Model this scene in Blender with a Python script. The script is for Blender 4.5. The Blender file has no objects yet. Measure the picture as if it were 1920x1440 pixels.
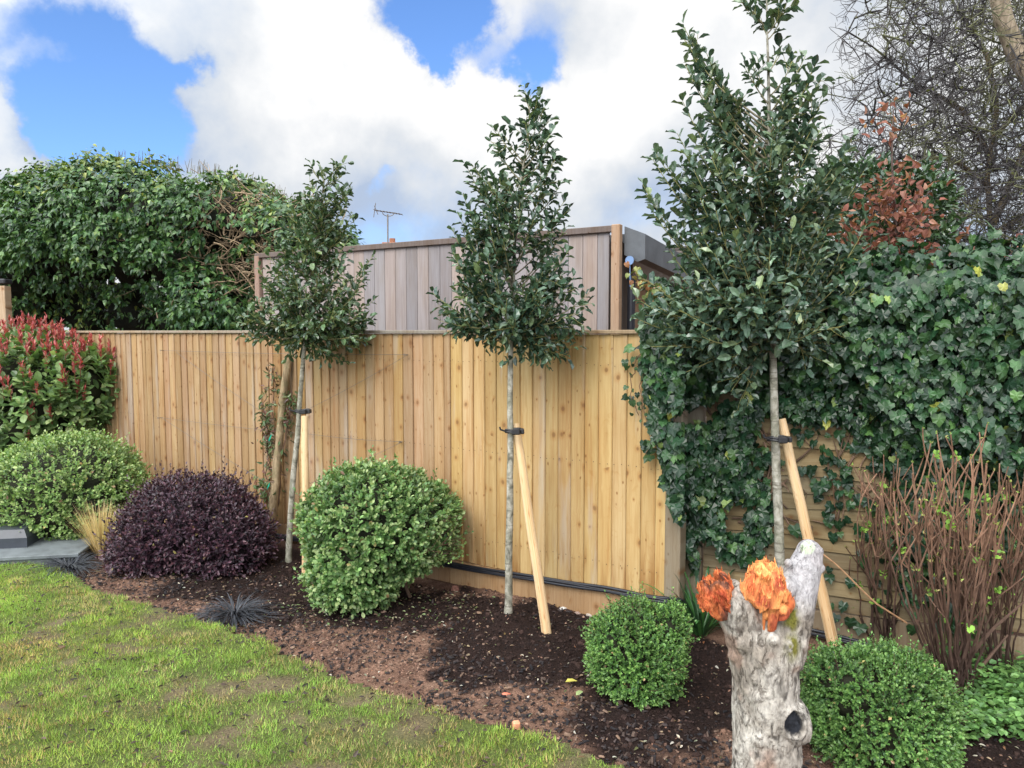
import bpy, math, random
import numpy as np
from mathutils import Vector
rng = np.random.default_rng(7); random.seed(7)
SC = bpy.context.scene; COL = SC.collection
PI = math.pi
# ------------------------------------------------------------------ camera, sky, sun, exposure
H = 1.75; FPX = 1387.0; HOR = 622.0
PITCH = math.atan((720-HOR)/FPX)
cam_d = bpy.data.cameras.new('camera'); cam = bpy.data.objects.new('camera', cam_d); COL.objects.link(cam)
cam_d.sensor_width = 36; cam_d.lens = FPX/1920*36; cam_d.clip_start = .05; cam_d.clip_end = 3000
cam.location = (0, 0, H); cam.rotation_euler = (PI/2-PITCH, 0, 0); SC.camera = cam
SC.render.resolution_x = 1024; SC.render.resolution_y = 768
SC.view_settings.view_transform = 'Standard'; SC.view_settings.look = 'None'
SC.view_settings.gamma = 1; SC.view_settings.exposure = 0.93
SUN_EL, SUN_AZ = math.radians(42), math.radians(212)       # azimuth clockwise from +Y: behind the camera, left
sd = Vector((math.sin(SUN_AZ)*math.cos(SUN_EL), math.cos(SUN_AZ)*math.cos(SUN_EL), math.sin(SUN_EL)))
sl = bpy.data.lights.new('sun', 'SUN'); sl.energy = 1.3; sl.angle = math.radians(28); sl.color = (1, .95, .87)
so = bpy.data.objects.new('sun', sl); COL.objects.link(so); so.rotation_euler = sd.to_track_quat('Z', 'Y').to_euler()

class NT:
    """small helper to write node graphs"""
    def __init__(s, tree): s.t = tree; s.n = tree.nodes; s.l = tree.links
    def node(s, kind, **kw):
        n = s.n.new(kind)
        for k, v in kw.items():
            if hasattr(n, k): setattr(n, k, v)
        return n
    def put(s, sock, v):
        if isinstance(v, bpy.types.NodeSocket): s.l.new(v, sock)
        elif v is not None:
            if hasattr(sock.default_value, '__len__') and not hasattr(v, '__len__'): v = (v,)*len(sock.default_value)
            if hasattr(sock.default_value, '__len__') and len(sock.default_value) == 4 and len(v) == 3: v = (*v, 1)
            sock.default_value = v
    def m(s, op, a, b=None, c=None, clamp=False):
        n = s.node('ShaderNodeMath', operation=op, use_clamp=clamp)
        for i, v in enumerate((a, b, c)):
            if v is not None: s.put(n.inputs[i], v)
        return n.outputs[0]
    def vm(s, op, a, b=None):
        n = s.node('ShaderNodeVectorMath', operation=op); s.put(n.inputs[0], a)
        if b is not None: s.put(n.inputs[1], b)
        return n.outputs[0]
    def mix(s, f, a, b, blend='MIX'):
        n = s.node('ShaderNodeMix', data_type='RGBA', blend_type=blend)
        s.put(n.inputs[0], f); s.put(n.inputs[6], a); s.put(n.inputs[7], b); return n.outputs[2]
    def ramp(s, v, stops):
        n = s.node('ShaderNodeValToRGB'); e = n.color_ramp.elements
        while len(e) < len(stops): e.new(.5)
        for el, (p, c) in zip(e, stops):
            el.position = p; el.color = (*c, 1) if hasattr(c, '__len__') else (c, c, c, 1)
        s.put(n.inputs[0], v); return n.outputs[0]
    def ss(s, v, a, b, lo=0., hi=1.):
        n = s.node('ShaderNodeMapRange', interpolation_type='SMOOTHSTEP')
        s.put(n.inputs[0], v)
        for i, q in zip((1, 2, 3, 4), (a, b, lo, hi)): n.inputs[i].default_value = q
        return n.outputs[0]
    def noise(s, vec, scale, detail=4, rough=.55, dist=0.):
        n = s.node('ShaderNodeTexNoise'); s.put(n.inputs['Vector'], vec)
        for k, v in (('Scale', scale), ('Detail', detail), ('Roughness', rough), ('Distortion', dist)): n.inputs[k].default_value = v
        return n
    def voro(s, vec, scale, feature='F1', rnd=1.):
        n = s.node('ShaderNodeTexVoronoi', feature=feature); s.put(n.inputs['Vector'], vec)
        n.inputs['Scale'].default_value = scale; n.inputs['Randomness'].default_value = rnd; return n
    def scale(s, vec, v):
        return s.vm('MULTIPLY', vec, v)

# world: Nishita sky with a broken deck of cloud laid over it by direction
W = bpy.data.worlds.new('World'); SC.world = W; W.use_nodes = True
w = NT(W.node_tree); w.n.clear()
out = w.node('ShaderNodeOutputWorld'); bg = w.node('ShaderNodeBackground'); bg.inputs[1].default_value = .1
w.l.new(bg.outputs[0], out.inputs[0])
sky = w.node('ShaderNodeTexSky'); sky.sky_type = 'NISHITA'; sky.sun_disc = False
sky.sun_elevation = SUN_EL; sky.sun_rotation = SUN_AZ; sky.air_density = 1.; sky.dust_density = .4; sky.ozone_density = 2.5
tc = w.node('ShaderNodeTexCoord').outputs['Generated']
sx = w.node('ShaderNodeSeparateXYZ'); w.l.new(tc, sx.inputs[0])
yc = w.m('MAXIMUM', sx.outputs[1], .08)
nz = w.noise(tc, 3.2, 7, .6); nz2 = w.noise(tc, 9., 6, .62)
wx = w.m('MULTIPLY_ADD', w.m('SUBTRACT', nz2.outputs[0], .5), .16, w.m('DIVIDE', sx.outputs[0], yc))
wz = w.m('MULTIPLY_ADD', w.m('SUBTRACT', w.noise(w.vm('ADD', tc, (5, 3, 9)), 9., 6, .62).outputs[0], .5), .14, w.m('DIVIDE', sx.outputs[2], yc))
dens = w.m('MULTIPLY_ADD', w.m('SUBTRACT', nz.outputs[0], .5), 1.1, .92)
HOLES = [  # x, y (photo), half width, half height, strength: patches of blue and extra cloud (negative)
 (215,225,95,80,1.25),(120,110,120,75,.6),(300,270,70,45,.9),(40,30,110,60,.5),(345,128,45,22,.8),(60,180,60,60,.55),(160,30,60,60,.55),(250,120,60,60,.5),(1030,30,60,50,.35),(980,100,60,40,.45),(130,265,70,45,.8),(200,130,60,70,.6),
 (800,30,100,62,1.3),(800,115,28,34,.95),(1025,160,50,42,1.1),(930,130,50,26,.55),(870,20,50,60,.4),
 (722,345,30,12,.3),(690,400,100,60,.32),(1195,85,60,55,.38),(700,440,140,28,.2),(1225,390,70,60,.25),(860,330,60,60,.12),
 (560,180,200,140,-.6),(640,60,60,90,-.5),(10,235,42,80,-.8),(330,180,30,20,-.3),(1160,230,110,90,-.5),(870,200,75,70,-.6),(1350,150,200,120,-.35),(60,300,90,25,-.9),(940,50,30,60,-.25),(690,170,80,60,-.5),(110,85,70,28,-.45),(30,150,60,30,-.35),(250,30,70,40,-.3)]
for hx, hy, a, b, s_ in HOLES:
    _b = -(hy-720)/FPX; _d = math.cos(PITCH)+_b*math.sin(PITCH); u0 = (hx-960)/FPX/_d; v0 = (-math.sin(PITCH)+_b*math.cos(PITCH))/_d
    e = w.m('ADD', w.m('POWER', w.m('MULTIPLY', w.m('SUBTRACT', wx, u0), FPX/a), 2.), w.m('POWER', w.m('MULTIPLY', w.m('SUBTRACT', wz, v0), FPX/b), 2.))
    dens = w.m('MULTIPLY_ADD', w.m('EXPONENT', w.m('MULTIPLY', e, -.7)), -s_, dens)
cover = w.ss(dens, .18, .86)
shade = w.m('ADD', w.m('MULTIPLY', w.noise(w.vm('ADD', tc, (2, 7, 1)), 4.5, 6, .55).outputs[0], 1.25), w.m('MULTIPLY_ADD', w.m('SUBTRACT', dens, .5), .16, -.27))
elev = w.m('MULTIPLY', w.ss(sx.outputs[2], 0., .3), .2)
cl = w.ramp(w.m('ADD', shade, elev), [(.36, (4.2, 5.1, 6.7)), (.47, (5.7, 6.3, 7.2)), (.57, (6.9, 7.2, 7.6)), (.72, (8.9, 8.9, 8.9))])
for el in []: pass
# clouds brighter towards the sun's side of the sky
nsun = w.node('ShaderNodeVectorMath', operation='DOT_PRODUCT'); w.l.new(tc, nsun.inputs[0]); nsun.inputs[1].default_value = tuple(sd)
cl = w.vm('SCALE', cl); cl.node.inputs[3].default_value = 1
w.l.new(w.ss(nsun.outputs['Value'], -.3, .95, .60, 2.5), cl.node.inputs['Scale'])
blue = w.vm('MULTIPLY', sky.outputs[0], (.72, .92, 1.22))
w.l.new(w.mix(cover, blue, cl), bg.inputs[0])

# ------------------------------------------------------------------ maths helpers
CP, SP = math.cos(PITCH), math.sin(PITCH)
def ray(x, y):
    a = (x-960)/FPX; b = -(y-720)/FPX
    return np.array((a, CP+b*SP, -SP+b*CP))
def P(x, y, Y):                                  # world point seen at photo pixel x, y at distance Y
    r = ray(x, y); return np.array((0, 0, H)) + r*(Y/r[1])
def G(x, y, z=0.):                               # world point on the ground
    r = ray(x, y); return np.array((0, 0, H)) + r*((z-H)/r[2])
def nrm(v): return v/np.maximum(np.linalg.norm(v, axis=-1, keepdims=True), 1e-9)
def hsh(i, j, k, s):
    n = (i*374761393 + j*668265263 + k*2147483647 + s*974711) & 0xffffffff
    n = ((n ^ (n >> 13))*1274126177) & 0xffffffff
    n = n ^ (n >> 16); return (n & 0xffff)/65535.
def vnoise(p, scale, seed=0):
    q = np.asarray(p, float)*scale; f0 = np.floor(q).astype(np.int64); f = q-f0; f = f*f*(3-2*f); r = 0
    for a in (0, 1):
        for b in (0, 1):
            for c in (0, 1):
                wgt = (f[..., 0] if a else 1-f[..., 0])*(f[..., 1] if b else 1-f[..., 1])*(f[..., 2] if c else 1-f[..., 2])
                r = r + wgt*hsh(f0[..., 0]+a, f0[..., 1]+b, f0[..., 2]+c, seed)
    return r
def fbm(p, scale, oct=4, seed=0, gain=.5):
    t = 0; a = 1; n = 0
    for o in range(oct): t = t+a*vnoise(p, scale*2**o, seed+o*17); n += a; a *= gain
    return t/n
def inpoly(x, y, poly):
    x = np.asarray(x); y = np.asarray(y); ins = np.zeros(x.shape, bool); n = len(poly)
    for i in range(n):
        x0, y0 = poly[i][:2]; x1, y1 = poly[(i+1) % n][:2]
        if y0 == y1: continue
        c = ((y0 > y) != (y1 > y)) & (x < (x1-x0)*(y-y0)/(y1-y0)+x0); ins ^= c
    return ins
def rdir(n): return nrm(rng.normal(size=(n, 3)))
def lerp(a, b, t): return a+(b-a)*t
def pal(n, cols, wts=None, jit=.18):              # a colour per leaf out of a palette
    cols = np.array(cols, float); i = rng.choice(len(cols), n, p=None if wts is None else np.array(wts)/sum(wts))
    j = rng.choice(len(cols), n, p=None if wts is None else np.array(wts)/sum(wts)); t = rng.random((n, 1))*.5
    c = cols[i]*(1-t)+cols[j]*t
    return c*(1+rng.normal(size=(n, 1))*jit).clip(.45, 1.8)

class MA:
    """mesh accumulator: everything added becomes ONE mesh object"""
    def __init__(s): s.V = []; s.L = []; s.T = []; s.C = []; s.U = []; s.M = []; s.n = 0
    def add(s, v, loops, totals, col=(1, 1, 1), uv=None, m=0):
        v = np.asarray(v, float).reshape(-1, 3); k = len(v)
        s.V.append(v); s.L.append(np.asarray(loops, np.int64).ravel()+s.n); totals = np.asarray(totals, np.int64).ravel(); s.T.append(totals)
        c = np.asarray(col, float); s.C.append(np.broadcast_to(c, (k, 3)) if c.ndim == 1 else c)
        s.U.append(np.zeros((k, 3)) if uv is None else np.asarray(uv, float)); s.M.append(np.full(len(totals), m)); s.n += k
    def build(s, name, mats, parent=None, smooth=False):
        me = bpy.data.meshes.new(name)
        V = np.concatenate(s.V); L = np.concatenate(s.L); T = np.concatenate(s.T); C = np.concatenate(s.C); U = np.concatenate(s.U); Mi = np.concatenate(s.M)
        o = bpy.data.objects.new(name, me)
        if parent is not None:
            q_ = parent
            while q_ is not None: V = V-np.array(q_.location); q_ = q_.parent
        me.vertices.add(len(V)); me.vertices.foreach_set('co', V.astype(np.float32).ravel())
        me.loops.add(len(L)); me.loops.foreach_set('vertex_index', L.astype(np.int32))
        me.polygons.add(len(T)); me.polygons.foreach_set('loop_start', (np.cumsum(T)-T).astype(np.int32))
        me.polygons.foreach_set('loop_total', T.astype(np.int32))
        me.polygons.foreach_set('material_index', Mi.astype(np.int32))
        me.polygons.foreach_set('use_smooth', np.full(len(T), smooth))
        a = me.attributes.new('Col', 'FLOAT_COLOR', 'POINT'); a.data.foreach_set('color', np.hstack([C, np.ones((len(C), 1))]).astype(np.float32).ravel())
        a = me.attributes.new('bc', 'FLOAT_VECTOR', 'POINT'); a.data.foreach_set('vector', U.astype(np.float32).ravel())
        me.update(calc_edges=True); me.validate()
        for m_ in (mats if isinstance(mats, (list, tuple)) else [mats]): me.materials.append(m_)
        COL.objects.link(o)
        if parent is not None: o.parent = parent
        return o
    # ---- shapes
    def box(s, c, sz, ax=(1, 0, 0), col=(1, 1, 1), m=0, up=(0, 0, 1), bev=0., uvoff=(0, 0, 0)):
        ax = nrm(np.array(ax, float)); up = np.array(up, float); ay = nrm(np.cross(up, ax)); az = np.cross(ax, ay)
        hx, hy, hz = np.array(sz)/2; b = min(bev, hx*.9, hy*.9, hz*.9)
        if b <= 0:
            q = [(-hx, -hy, -hz), (hx, -hy, -hz), (hx, hy, -hz), (-hx, hy, -hz), (-hx, -hy, hz), (hx, -hy, hz), (hx, hy, hz), (-hx, hy, hz)]
            F = [(0, 3, 2, 1), (4, 5, 6, 7), (0, 1, 5, 4), (1, 2, 6, 5), (2, 3, 7, 6), (3, 0, 4, 7)]
        else:
            q = []; F = []
            for sx_ in (-1, 1):
                for sy_ in (-1, 1):
                    for sz_ in (-1, 1):
                        q += [(sx_*hx, sy_*(hy-b), sz_*(hz-b)), (sx_*(hx-b), sy_*hy, sz_*(hz-b)), (sx_*(hx-b), sy_*(hy-b), sz_*hz)]
            I = lambda a, b_, c_, k: ((a > 0)*4+(b_ > 0)*2+(c_ > 0))*3+k
            for a in (-1, 1):
                F.append([I(a, -1, -1, 0), I(a, 1, -1, 0), I(a, 1, 1, 0), I(a, -1, 1, 0)])
                F.append([I(-1, a, -1, 1), I(-1, a, 1, 1), I(1, a, 1, 1), I(1, a, -1, 1)])
                F.append([I(-1, -1, a, 2), I(1, -1, a, 2), I(1, 1, a, 2), I(-1, 1, a, 2)])
                for b_ in (-1, 1):
                    F.append([I(a, b_, -1, 0), I(a, b_, 1, 0), I(a, b_, 1, 1), I(a, b_, -1, 1)])
                    F.append([I(a, -1, b_, 0), I(a, 1, b_, 0), I(a, 1, b_, 2), I(a, -1, b_, 2)])
                    F.append([I(-1, a, b_, 1), I(1, a, b_, 1), I(1, a, b_, 2), I(-1, a, b_, 2)])
                    for c_ in (-1, 1): F.append([I(a, b_, c_, 0), I(a, b_, c_, 1), I(a, b_, c_, 2)])
        q = np.array(q); v = np.array(c, float)+q[:, :1]*ax+q[:, 1:2]*ay+q[:, 2:]*az
        s.add(v, np.concatenate([np.array(f) for f in F]), [len(f) for f in F], col, uv=q[:, [0, 2, 1]]+np.array(uvoff, float), m=m)
    def poly(s, pts, faces, col=(1, 1, 1), m=0, uv=None):
        s.add(pts, np.concatenate([np.array(f) for f in faces]), [len(f) for f in faces], col, uv=uv, m=m)
    def tube(s, path, rad, sides=8, col=(1, 1, 1), m=0, rough=0., seed=0, cap=True):
        path = np.array(path, float); n = len(path); rad = np.broadcast_to(np.array(rad, float), (n,))
        t = nrm(np.gradient(path, axis=0)); ref = np.array((0, 0, 1.)) if abs(t[:, 2]).mean() < .8 else np.array((0, 1., 0))
        sd_ = nrm(np.cross(t, ref)); up = np.cross(sd_, t); a = np.arange(sides)/sides*2*PI
        ring = sd_[:, None]*np.cos(a)[None, :, None]+up[:, None]*np.sin(a)[None, :, None]
        v = path[:, None]+ring*rad[:, None, None]
        if rough: v = v+ring*((fbm(v, 9/max(rad.mean()*8, .05), 3, seed)-.5)*2*rough*rad[:, None])[..., None]
        i = np.arange(n-1)[:, None]*sides+np.arange(sides)[None]; j = np.arange(n-1)[:, None]*sides+(np.arange(sides)[None]+1) % sides
        L = np.stack([i, j, j+sides, i+sides], -1).reshape(-1)
        T = [4]*((n-1)*sides); 
        if cap: L = np.concatenate([L, np.arange(sides)[::-1], (n-1)*sides+np.arange(sides)]); T = T+[sides, sides]
        c = np.asarray(col, float)
        if c.ndim == 2: c = np.repeat(c, sides, 0)
        ln = np.concatenate([[0], np.cumsum(np.linalg.norm(np.diff(path, axis=0), axis=1))])
        uv = np.stack([np.broadcast_to(a/(2*PI), (n, sides)), np.broadcast_to(ln[:, None], (n, sides)), np.full((n, sides), seed*1.37)], -1).reshape(-1, 3)
        s.add(v.reshape(-1, 3), L, T, c, uv=uv, m=m)
    def frusta(s, A, B, ra, rb, sides=4, col=(1, 1, 1), m=0):
        A = np.asarray(A, float); B = np.asarray(B, float); n = len(A); t = nrm(B-A)
        ref = np.where(abs(t[:, 2:]) < .9, np.array([[0, 0, 1.]]), np.array([[1., 0, 0]])); sd_ = nrm(np.cross(t, ref)); up = np.cross(sd_, t)
        a = np.arange(sides)/sides*2*PI; ring = sd_[:, None]*np.cos(a)[None, :, None]+up[:, None]*np.sin(a)[None, :, None]
        ra = np.broadcast_to(ra, (n,)); rb = np.broadcast_to(rb, (n,))
        v = np.concatenate([A[:, None]+ring*ra[:, None, None], B[:, None]+ring*rb[:, None, None]], 1)
        k = np.arange(sides); f = np.stack([k, (k+1) % sides, (k+1) % sides+sides, k+sides], -1).ravel()
        L = (f[None]+np.arange(n)[:, None]*2*sides).ravel()
        c = np.asarray(col, float)
        if c.ndim == 2: c = np.repeat(c, 2*sides, 0)
        s.add(v.reshape(-1, 3), L, np.full(n*sides, 4), c, m=m)
    def leaves(s, tm, pos, d, nr, size, col, wid=1., m=0, vcol=None):
        tv, tf = tm; n = len(pos); d = nrm(d); sd_ = nrm(np.cross(d, nr)); nn = np.cross(sd_, d)
        size = np.broadcast_to(np.asarray(size, float), (n,))[:, None, None]; wid = np.broadcast_to(np.asarray(wid, float), (n,))[:, None, None]
        v = pos[:, None]+size*(tv[None, :, :1]*wid*sd_[:, None]+tv[None, :, 1:2]*d[:, None]+tv[None, :, 2:]*nn[:, None])
        k = len(tv); f = np.concatenate([np.array(q) for q in tf]); tt = [len(q) for q in tf]
        L = (f[None]+np.arange(n)[:, None]*k).ravel(); c = np.asarray(col, float)
        c = np.repeat(c, k, 0) if c.ndim == 2 else c
        if vcol is not None: c = (c.reshape(n, k, 3)*np.array(vcol)[None, :, None]).reshape(-1, 3)
        uv = np.stack([np.tile(tv[:, 0], n), np.tile(tv[:, 1], n), np.repeat(np.arange(n)*.37, k)], -1)
        s.add(v.reshape(-1, 3), L, np.tile(tt, n), c, uv=uv, m=m)

# leaf templates: x across, y along, z out of the blade
def ov(wd=.5, fold=.12, curl=.12, peak=.45):
    y = np.array([0, .28, .62, 1.]); z = -curl*y**2*1.2
    q = [(0, 0, 0), (0, .28, z[1]), (0, .62, z[2]), (0, 1, z[3])]
    w1 = wd*(.42 if peak > .5 else .48); w2 = wd*(.5 if peak > .5 else .40)
    q += [(-w1, .25, z[1]+fold), (-w2, .64, z[2]+fold*.9), (w1, .25, z[1]+fold), (w2, .64, z[2]+fold*.9)]
    return np.array(q), [(0, 1, 4), (1, 2, 5, 4), (2, 3, 5), (0, 6, 1), (1, 6, 7, 2), (2, 7, 3)]
OV = ov(.5); OVW = ov(.68, .08, .1, .6); NAR = ov(.3, .06, .15)
def ov5(wd=.5, fold=.10, curl=.14, wave=.03):
    y = [0, .2, .5, .8, 1.]; wv = [0, .36, .5, .37, 0]; q = [(0, y[i], -curl*y[i]**2) for i in range(5)]
    for sg in (-1, 1):
        for i in (1, 2, 3): q.append((sg*wd*wv[i], y[i]+.04*(i-2)*0+.03, -curl*y[i]**2+fold+(wave if i == 2 else -wave)*sg))
    L = lambda i: 4+i; R = lambda i: 7+i
    return np.array(q), [(0, 1, L(1)), (1, 2, L(2), L(1)), (2, 3, L(3), L(2)), (3, 4, L(3)), (0, R(1), 1), (1, R(1), R(2), 2), (2, R(2), R(3), 3), (3, R(3), 4)]
HOL = ov5(.52, .12, .20, .05); OVB = ov5(.62, .06, .1, .02)
DIA = (np.array([(0, 0, 0), (-.3, .5, .1), (0, 1, -.05), (.3, .5, .1)]), [(0, 2, 1), (0, 3, 2)])
IVY = (np.array([(0, .06, 0), (-.24, -.1, .02), (-.47, .14, -.04), (-.40, .36, .02), (-.37, .60, -.04), (-.20, .70, .02), (0, 1, -.12), (.20, .70, .02), (.37, .60, -.04), (.40, .36, .02), (.47, .14, -.04), (.24, -.1, .02), (0, .40, .05)]),
       [(12, 0, 1), (12, 1, 2), (12, 2, 3), (12, 3, 4), (12, 4, 5), (12, 5, 6), (12, 6, 7), (12, 7, 8), (12, 8, 9), (12, 9, 10), (12, 10, 11), (12, 11, 0)])
IVYC = [1.3, 1, .95, 1, .95, 1.0, .95, 1.0, .95, 1, .95, 1, 1.25]
IVS = (np.array([(0, 0, 0), (-.4, .15, .04), (-.3, .5, .02), (0, 1, -.15), (.3, .5, .02), (.4, .15, .04), (0, .4, .0)]), [(6, 0, 1), (6, 1, 2), (6, 2, 3), (6, 3, 4), (6, 4, 5), (6, 5, 0)])

def tag(o, label=None, cat=None, group=None, kind=None):
    for k, v in (('label', label), ('category', cat), ('group', group), ('kind', kind)):
        if v: o[k] = v
    return o
def thing(name, label, cat, loc=(0, 0, 0), group=None):
    o = bpy.data.objects.new(name, None); COL.objects.link(o); o.location = tuple(float(q) for q in loc); o.empty_display_size = .1
    return tag(o, label, cat, group)

# ------------------------------------------------------------------ materials
def mat(name):
    m_ = bpy.data.materials.new(name); m_.use_nodes = True; t = NT(m_.node_tree); b = t.n['Principled BSDF']; return m_, t, b
def attr(t, name='Col'):
    a = t.node('ShaderNodeAttribute'); a.attribute_name = name; return a
def bump(t, b, h, st=.4, dist=.01):
    n = t.node('ShaderNodeBump'); n.inputs['Strength'].default_value = st; n.inputs['Distance'].default_value = dist
    t.l.new(h, n.inputs['Height']); t.l.new(n.outputs[0], b.inputs['Normal'])
def leafmat(name, rough=.4, trans=.25, spec=.5, var=.25, scale=25., coat=0.):
    m_, t, b = mat(name); a = attr(t).outputs['Color']; pos = t.node('ShaderNodeNewGeometry').outputs['Position']
    nn = t.noise(pos, scale, 3).outputs[0]
    c = t.vm('SCALE', a); t.l.new(t.ss(nn, .25, .75, 1-var, 1+var), c.node.inputs['Scale'])
    t.l.new(c, b.inputs['Base Color']); b.inputs['Roughness'].default_value = rough; b.inputs['Specular IOR Level'].default_value = spec
    b.inputs['Coat Weight'].default_value = coat; b.inputs['Coat Roughness'].default_value = .25
    if trans:
        tr = t.node('ShaderNodeBsdfTranslucent'); t.l.new(t.vm('MULTIPLY', c, (1.5, 1.6, .7)), tr.inputs[0])
        mx = t.node('ShaderNodeMixShader'); mx.inputs[0].default_value = trans
        t.l.new(b.outputs[0], mx.inputs[1]); t.l.new(tr.outputs[0], mx.inputs[2]); t.l.new(mx.outputs[0], t.n['Material Output'].inputs[0])
    return m_
def woodmat(name, dark, grainsc=1., knots=True, rough=.75, stain=0., knotcol=(.13, .058, .022), grain=.3):
    """sawn timber: colour from the mesh, grain that flows round knots; 'bc' holds across / along / board number in metres"""
    m_, t, b = mat(name); a = attr(t).outputs['Color']; u = attr(t, 'bc').outputs['Vector']
    col = a; uu = u
    if knots:
        kv = t.scale(u, (10.5, 5.2, 1.)); wob = t.noise(u, 8., 2).outputs['Color']
        kv = t.vm('ADD', kv, t.scale(wob, (.12, .12, 0)))
        vo = t.voro(kv, 1.); 
        rel = t.vm('SUBTRACT', kv, vo.outputs['Position']); ln_ = t.node('ShaderNodeVectorMath', operation='LENGTH'); t.l.new(t.scale(rel, (1., 1.75, 0.)), ln_.inputs[0]); d = ln_.outputs['Value']
        push = t.m('EXPONENT', t.m('MULTIPLY', t.m('POWER', d, 2.), -22.))
        sgn = t.node('ShaderNodeSeparateXYZ'); t.l.new(rel, sgn.inputs[0])
        cx = t.node('ShaderNodeCombineXYZ'); t.l.new(t.m('MULTIPLY', push, t.m('MULTIPLY', sgn.outputs[0], -.09)), cx.inputs[0])
        uu = t.vm('ADD', u, cx.outputs[0])
    gr = t.noise(t.scale(uu, (55*grainsc, 2.2*grainsc, 1.7)), 1., 5, .62, .35).outputs[0]
    gr2 = t.noise(t.scale(uu, (170*grainsc, 5*grainsc, 1.7)), 1., 3, .6).outputs[0]
    big = t.noise(t.scale(u, (6., 1.1, 1.1)), 1., 4, .6).outputs[0]
    c = t.mix(t.ss(gr, .38, .72, 0., grain*1.9), col, t.vm('MULTIPLY', col, dark))
    c = t.mix(t.ss(gr2, .5, .75, 0., grain*.9), c, t.vm('MULTIPLY', col, dark))
    c = t.mix(t.ss(big, .38, .7, 0., .75), c, t.vm('MULTIPLY', c, (.84, .74, .62)))
    if knots:
        rip = t.noise(t.vm('ADD', t.scale(u, (14., 9., 1.)), t.scale(wob, (1.5, 2.5, 0))), 1., 4, .6, 1.2).outputs[0]
        c = t.mix(t.ss(rip, .56, .74, 0., .42), c, t.vm('MULTIPLY', c, (.80, .64, .46)))
        v2 = t.voro(t.vm('ADD', t.scale(u, (24., 15., 1.)), t.scale(wob, (.4, .4, 0))), 1.); p2 = t.node('ShaderNodeSeparateColor'); t.l.new(v2.outputs['Color'], p2.inputs[0])
        c = t.mix(t.m('MULTIPLY', t.ss(v2.outputs['Distance'], .22, .06, 0., .8), t.m('GREATER_THAN', p2.outputs[1], .78)), c, t.vm('MULTIPLY', c, (.42, .25, .13)))
        pick = t.node('ShaderNodeSeparateColor'); t.l.new(vo.outputs['Color'], pick.inputs[0])
        sz = t.ss(pick.outputs[0], .0, 1., .02, .15)
        kd = t.m('DIVIDE', d, sz)
        on = t.m('GREATER_THAN', pick.outputs[1], .52)
        c = t.mix(t.m('MULTIPLY', t.ss(kd, 3.0, .9, 0., .45), on), c, t.vm('MULTIPLY', c, (.74, .50, .30)))
        c = t.mix(t.m('MULTIPLY', t.ss(kd, 1.3, .5, 0., .62), on), c, knotcol)
    if stain:
        wg = t.noise(t.scale(u, (7., .7, 3.1)), 1., 4, .6).outputs[0]; c = t.mix(t.ss(wg, .56, .70, 0., .42), c, (.36, .33, .29))
        sp = t.node('ShaderNodeSeparateXYZ'); t.l.new(u, sp.inputs[0])
        ln = t.noise(t.scale(u, (10., 1.3, 2.3)), 1., 4, .6).outputs[0]
        st = t.m('MULTIPLY', t.ss(ln, .44, .68), t.ss(sp.outputs[1], .62, .12, .18, 1.))
        c = t.mix(t.m('MULTIPLY', st, stain), c, t.vm('MULTIPLY', c, (.52, .33, .18)))
        st2 = t.m('MULTIPLY', t.ss(t.noise(t.scale(u, (17., .5, 3.3)), 1., 3, .6).outputs[0], .55, .72), .5)
        c = t.mix(st2, c, t.vm('MULTIPLY', c, (.86, .62, .42)))
    t.l.new(c, b.inputs['Base Color']); b.inputs['Roughness'].default_value = rough; b.inputs['Specular IOR Level'].default_value = .25
    bump(t, b, gr, .35, .003); return m_
def barkmat(name, stops, sc=20., stretch=.35, bs=.6, bd=.006, moss=None, mossamt=.0, ring=False):
    m_, t, b = mat(name); g = t.node('ShaderNodeNewGeometry').outputs['Position']; a = attr(t).outputs['Color']
    v = t.scale(g, (1, 1, stretch)); n1 = t.noise(v, sc, 6, .65, .6).outputs[0]
    c = t.vm('MULTIPLY', t.ramp(n1, stops), a)
    if ring:
        r = t.noise(t.scale(g, (3, 3, 60)), 1., 3, .6).outputs[0]; c = t.mix(t.ss(r, .56, .68, 0., .75), c, t.vm('MULTIPLY', c, (.45, .42, .4)))
    if moss is not None:
        n2 = t.noise(g, sc*.35, 5, .6).outputs[0]; c = t.mix(t.ss(n2, .5, .62, 0., mossamt), c, moss)
    t.l.new(c, b.inputs['Base Color']); b.inputs['Roughness'].default_value = .85; b.inputs['Specular IOR Level'].default_value = .2
    bump(t, b, n1, bs, bd); return m_
def plain(name, col, rough=.6, spec=.4, var=.15, sc=12., metal=0., bs=.0):
    m_, t, b = mat(name); g = t.node('ShaderNodeNewGeometry').outputs['Position']; n1 = t.noise(g, sc, 5, .6).outputs[0]
    c = t.vm('SCALE', t.vm('MULTIPLY', attr(t).outputs['Color'], col)); t.l.new(t.ss(n1, .25, .75, 1-var, 1+var), c.node.inputs['Scale'])
    t.l.new(c, b.inputs['Base Color']); b.inputs['Roughness'].default_value = rough; b.inputs['Specular IOR Level'].default_value = spec; b.inputs['Metallic'].default_value = metal
    if bs: bump(t, b, n1, bs, .01)
    return m_
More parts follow.
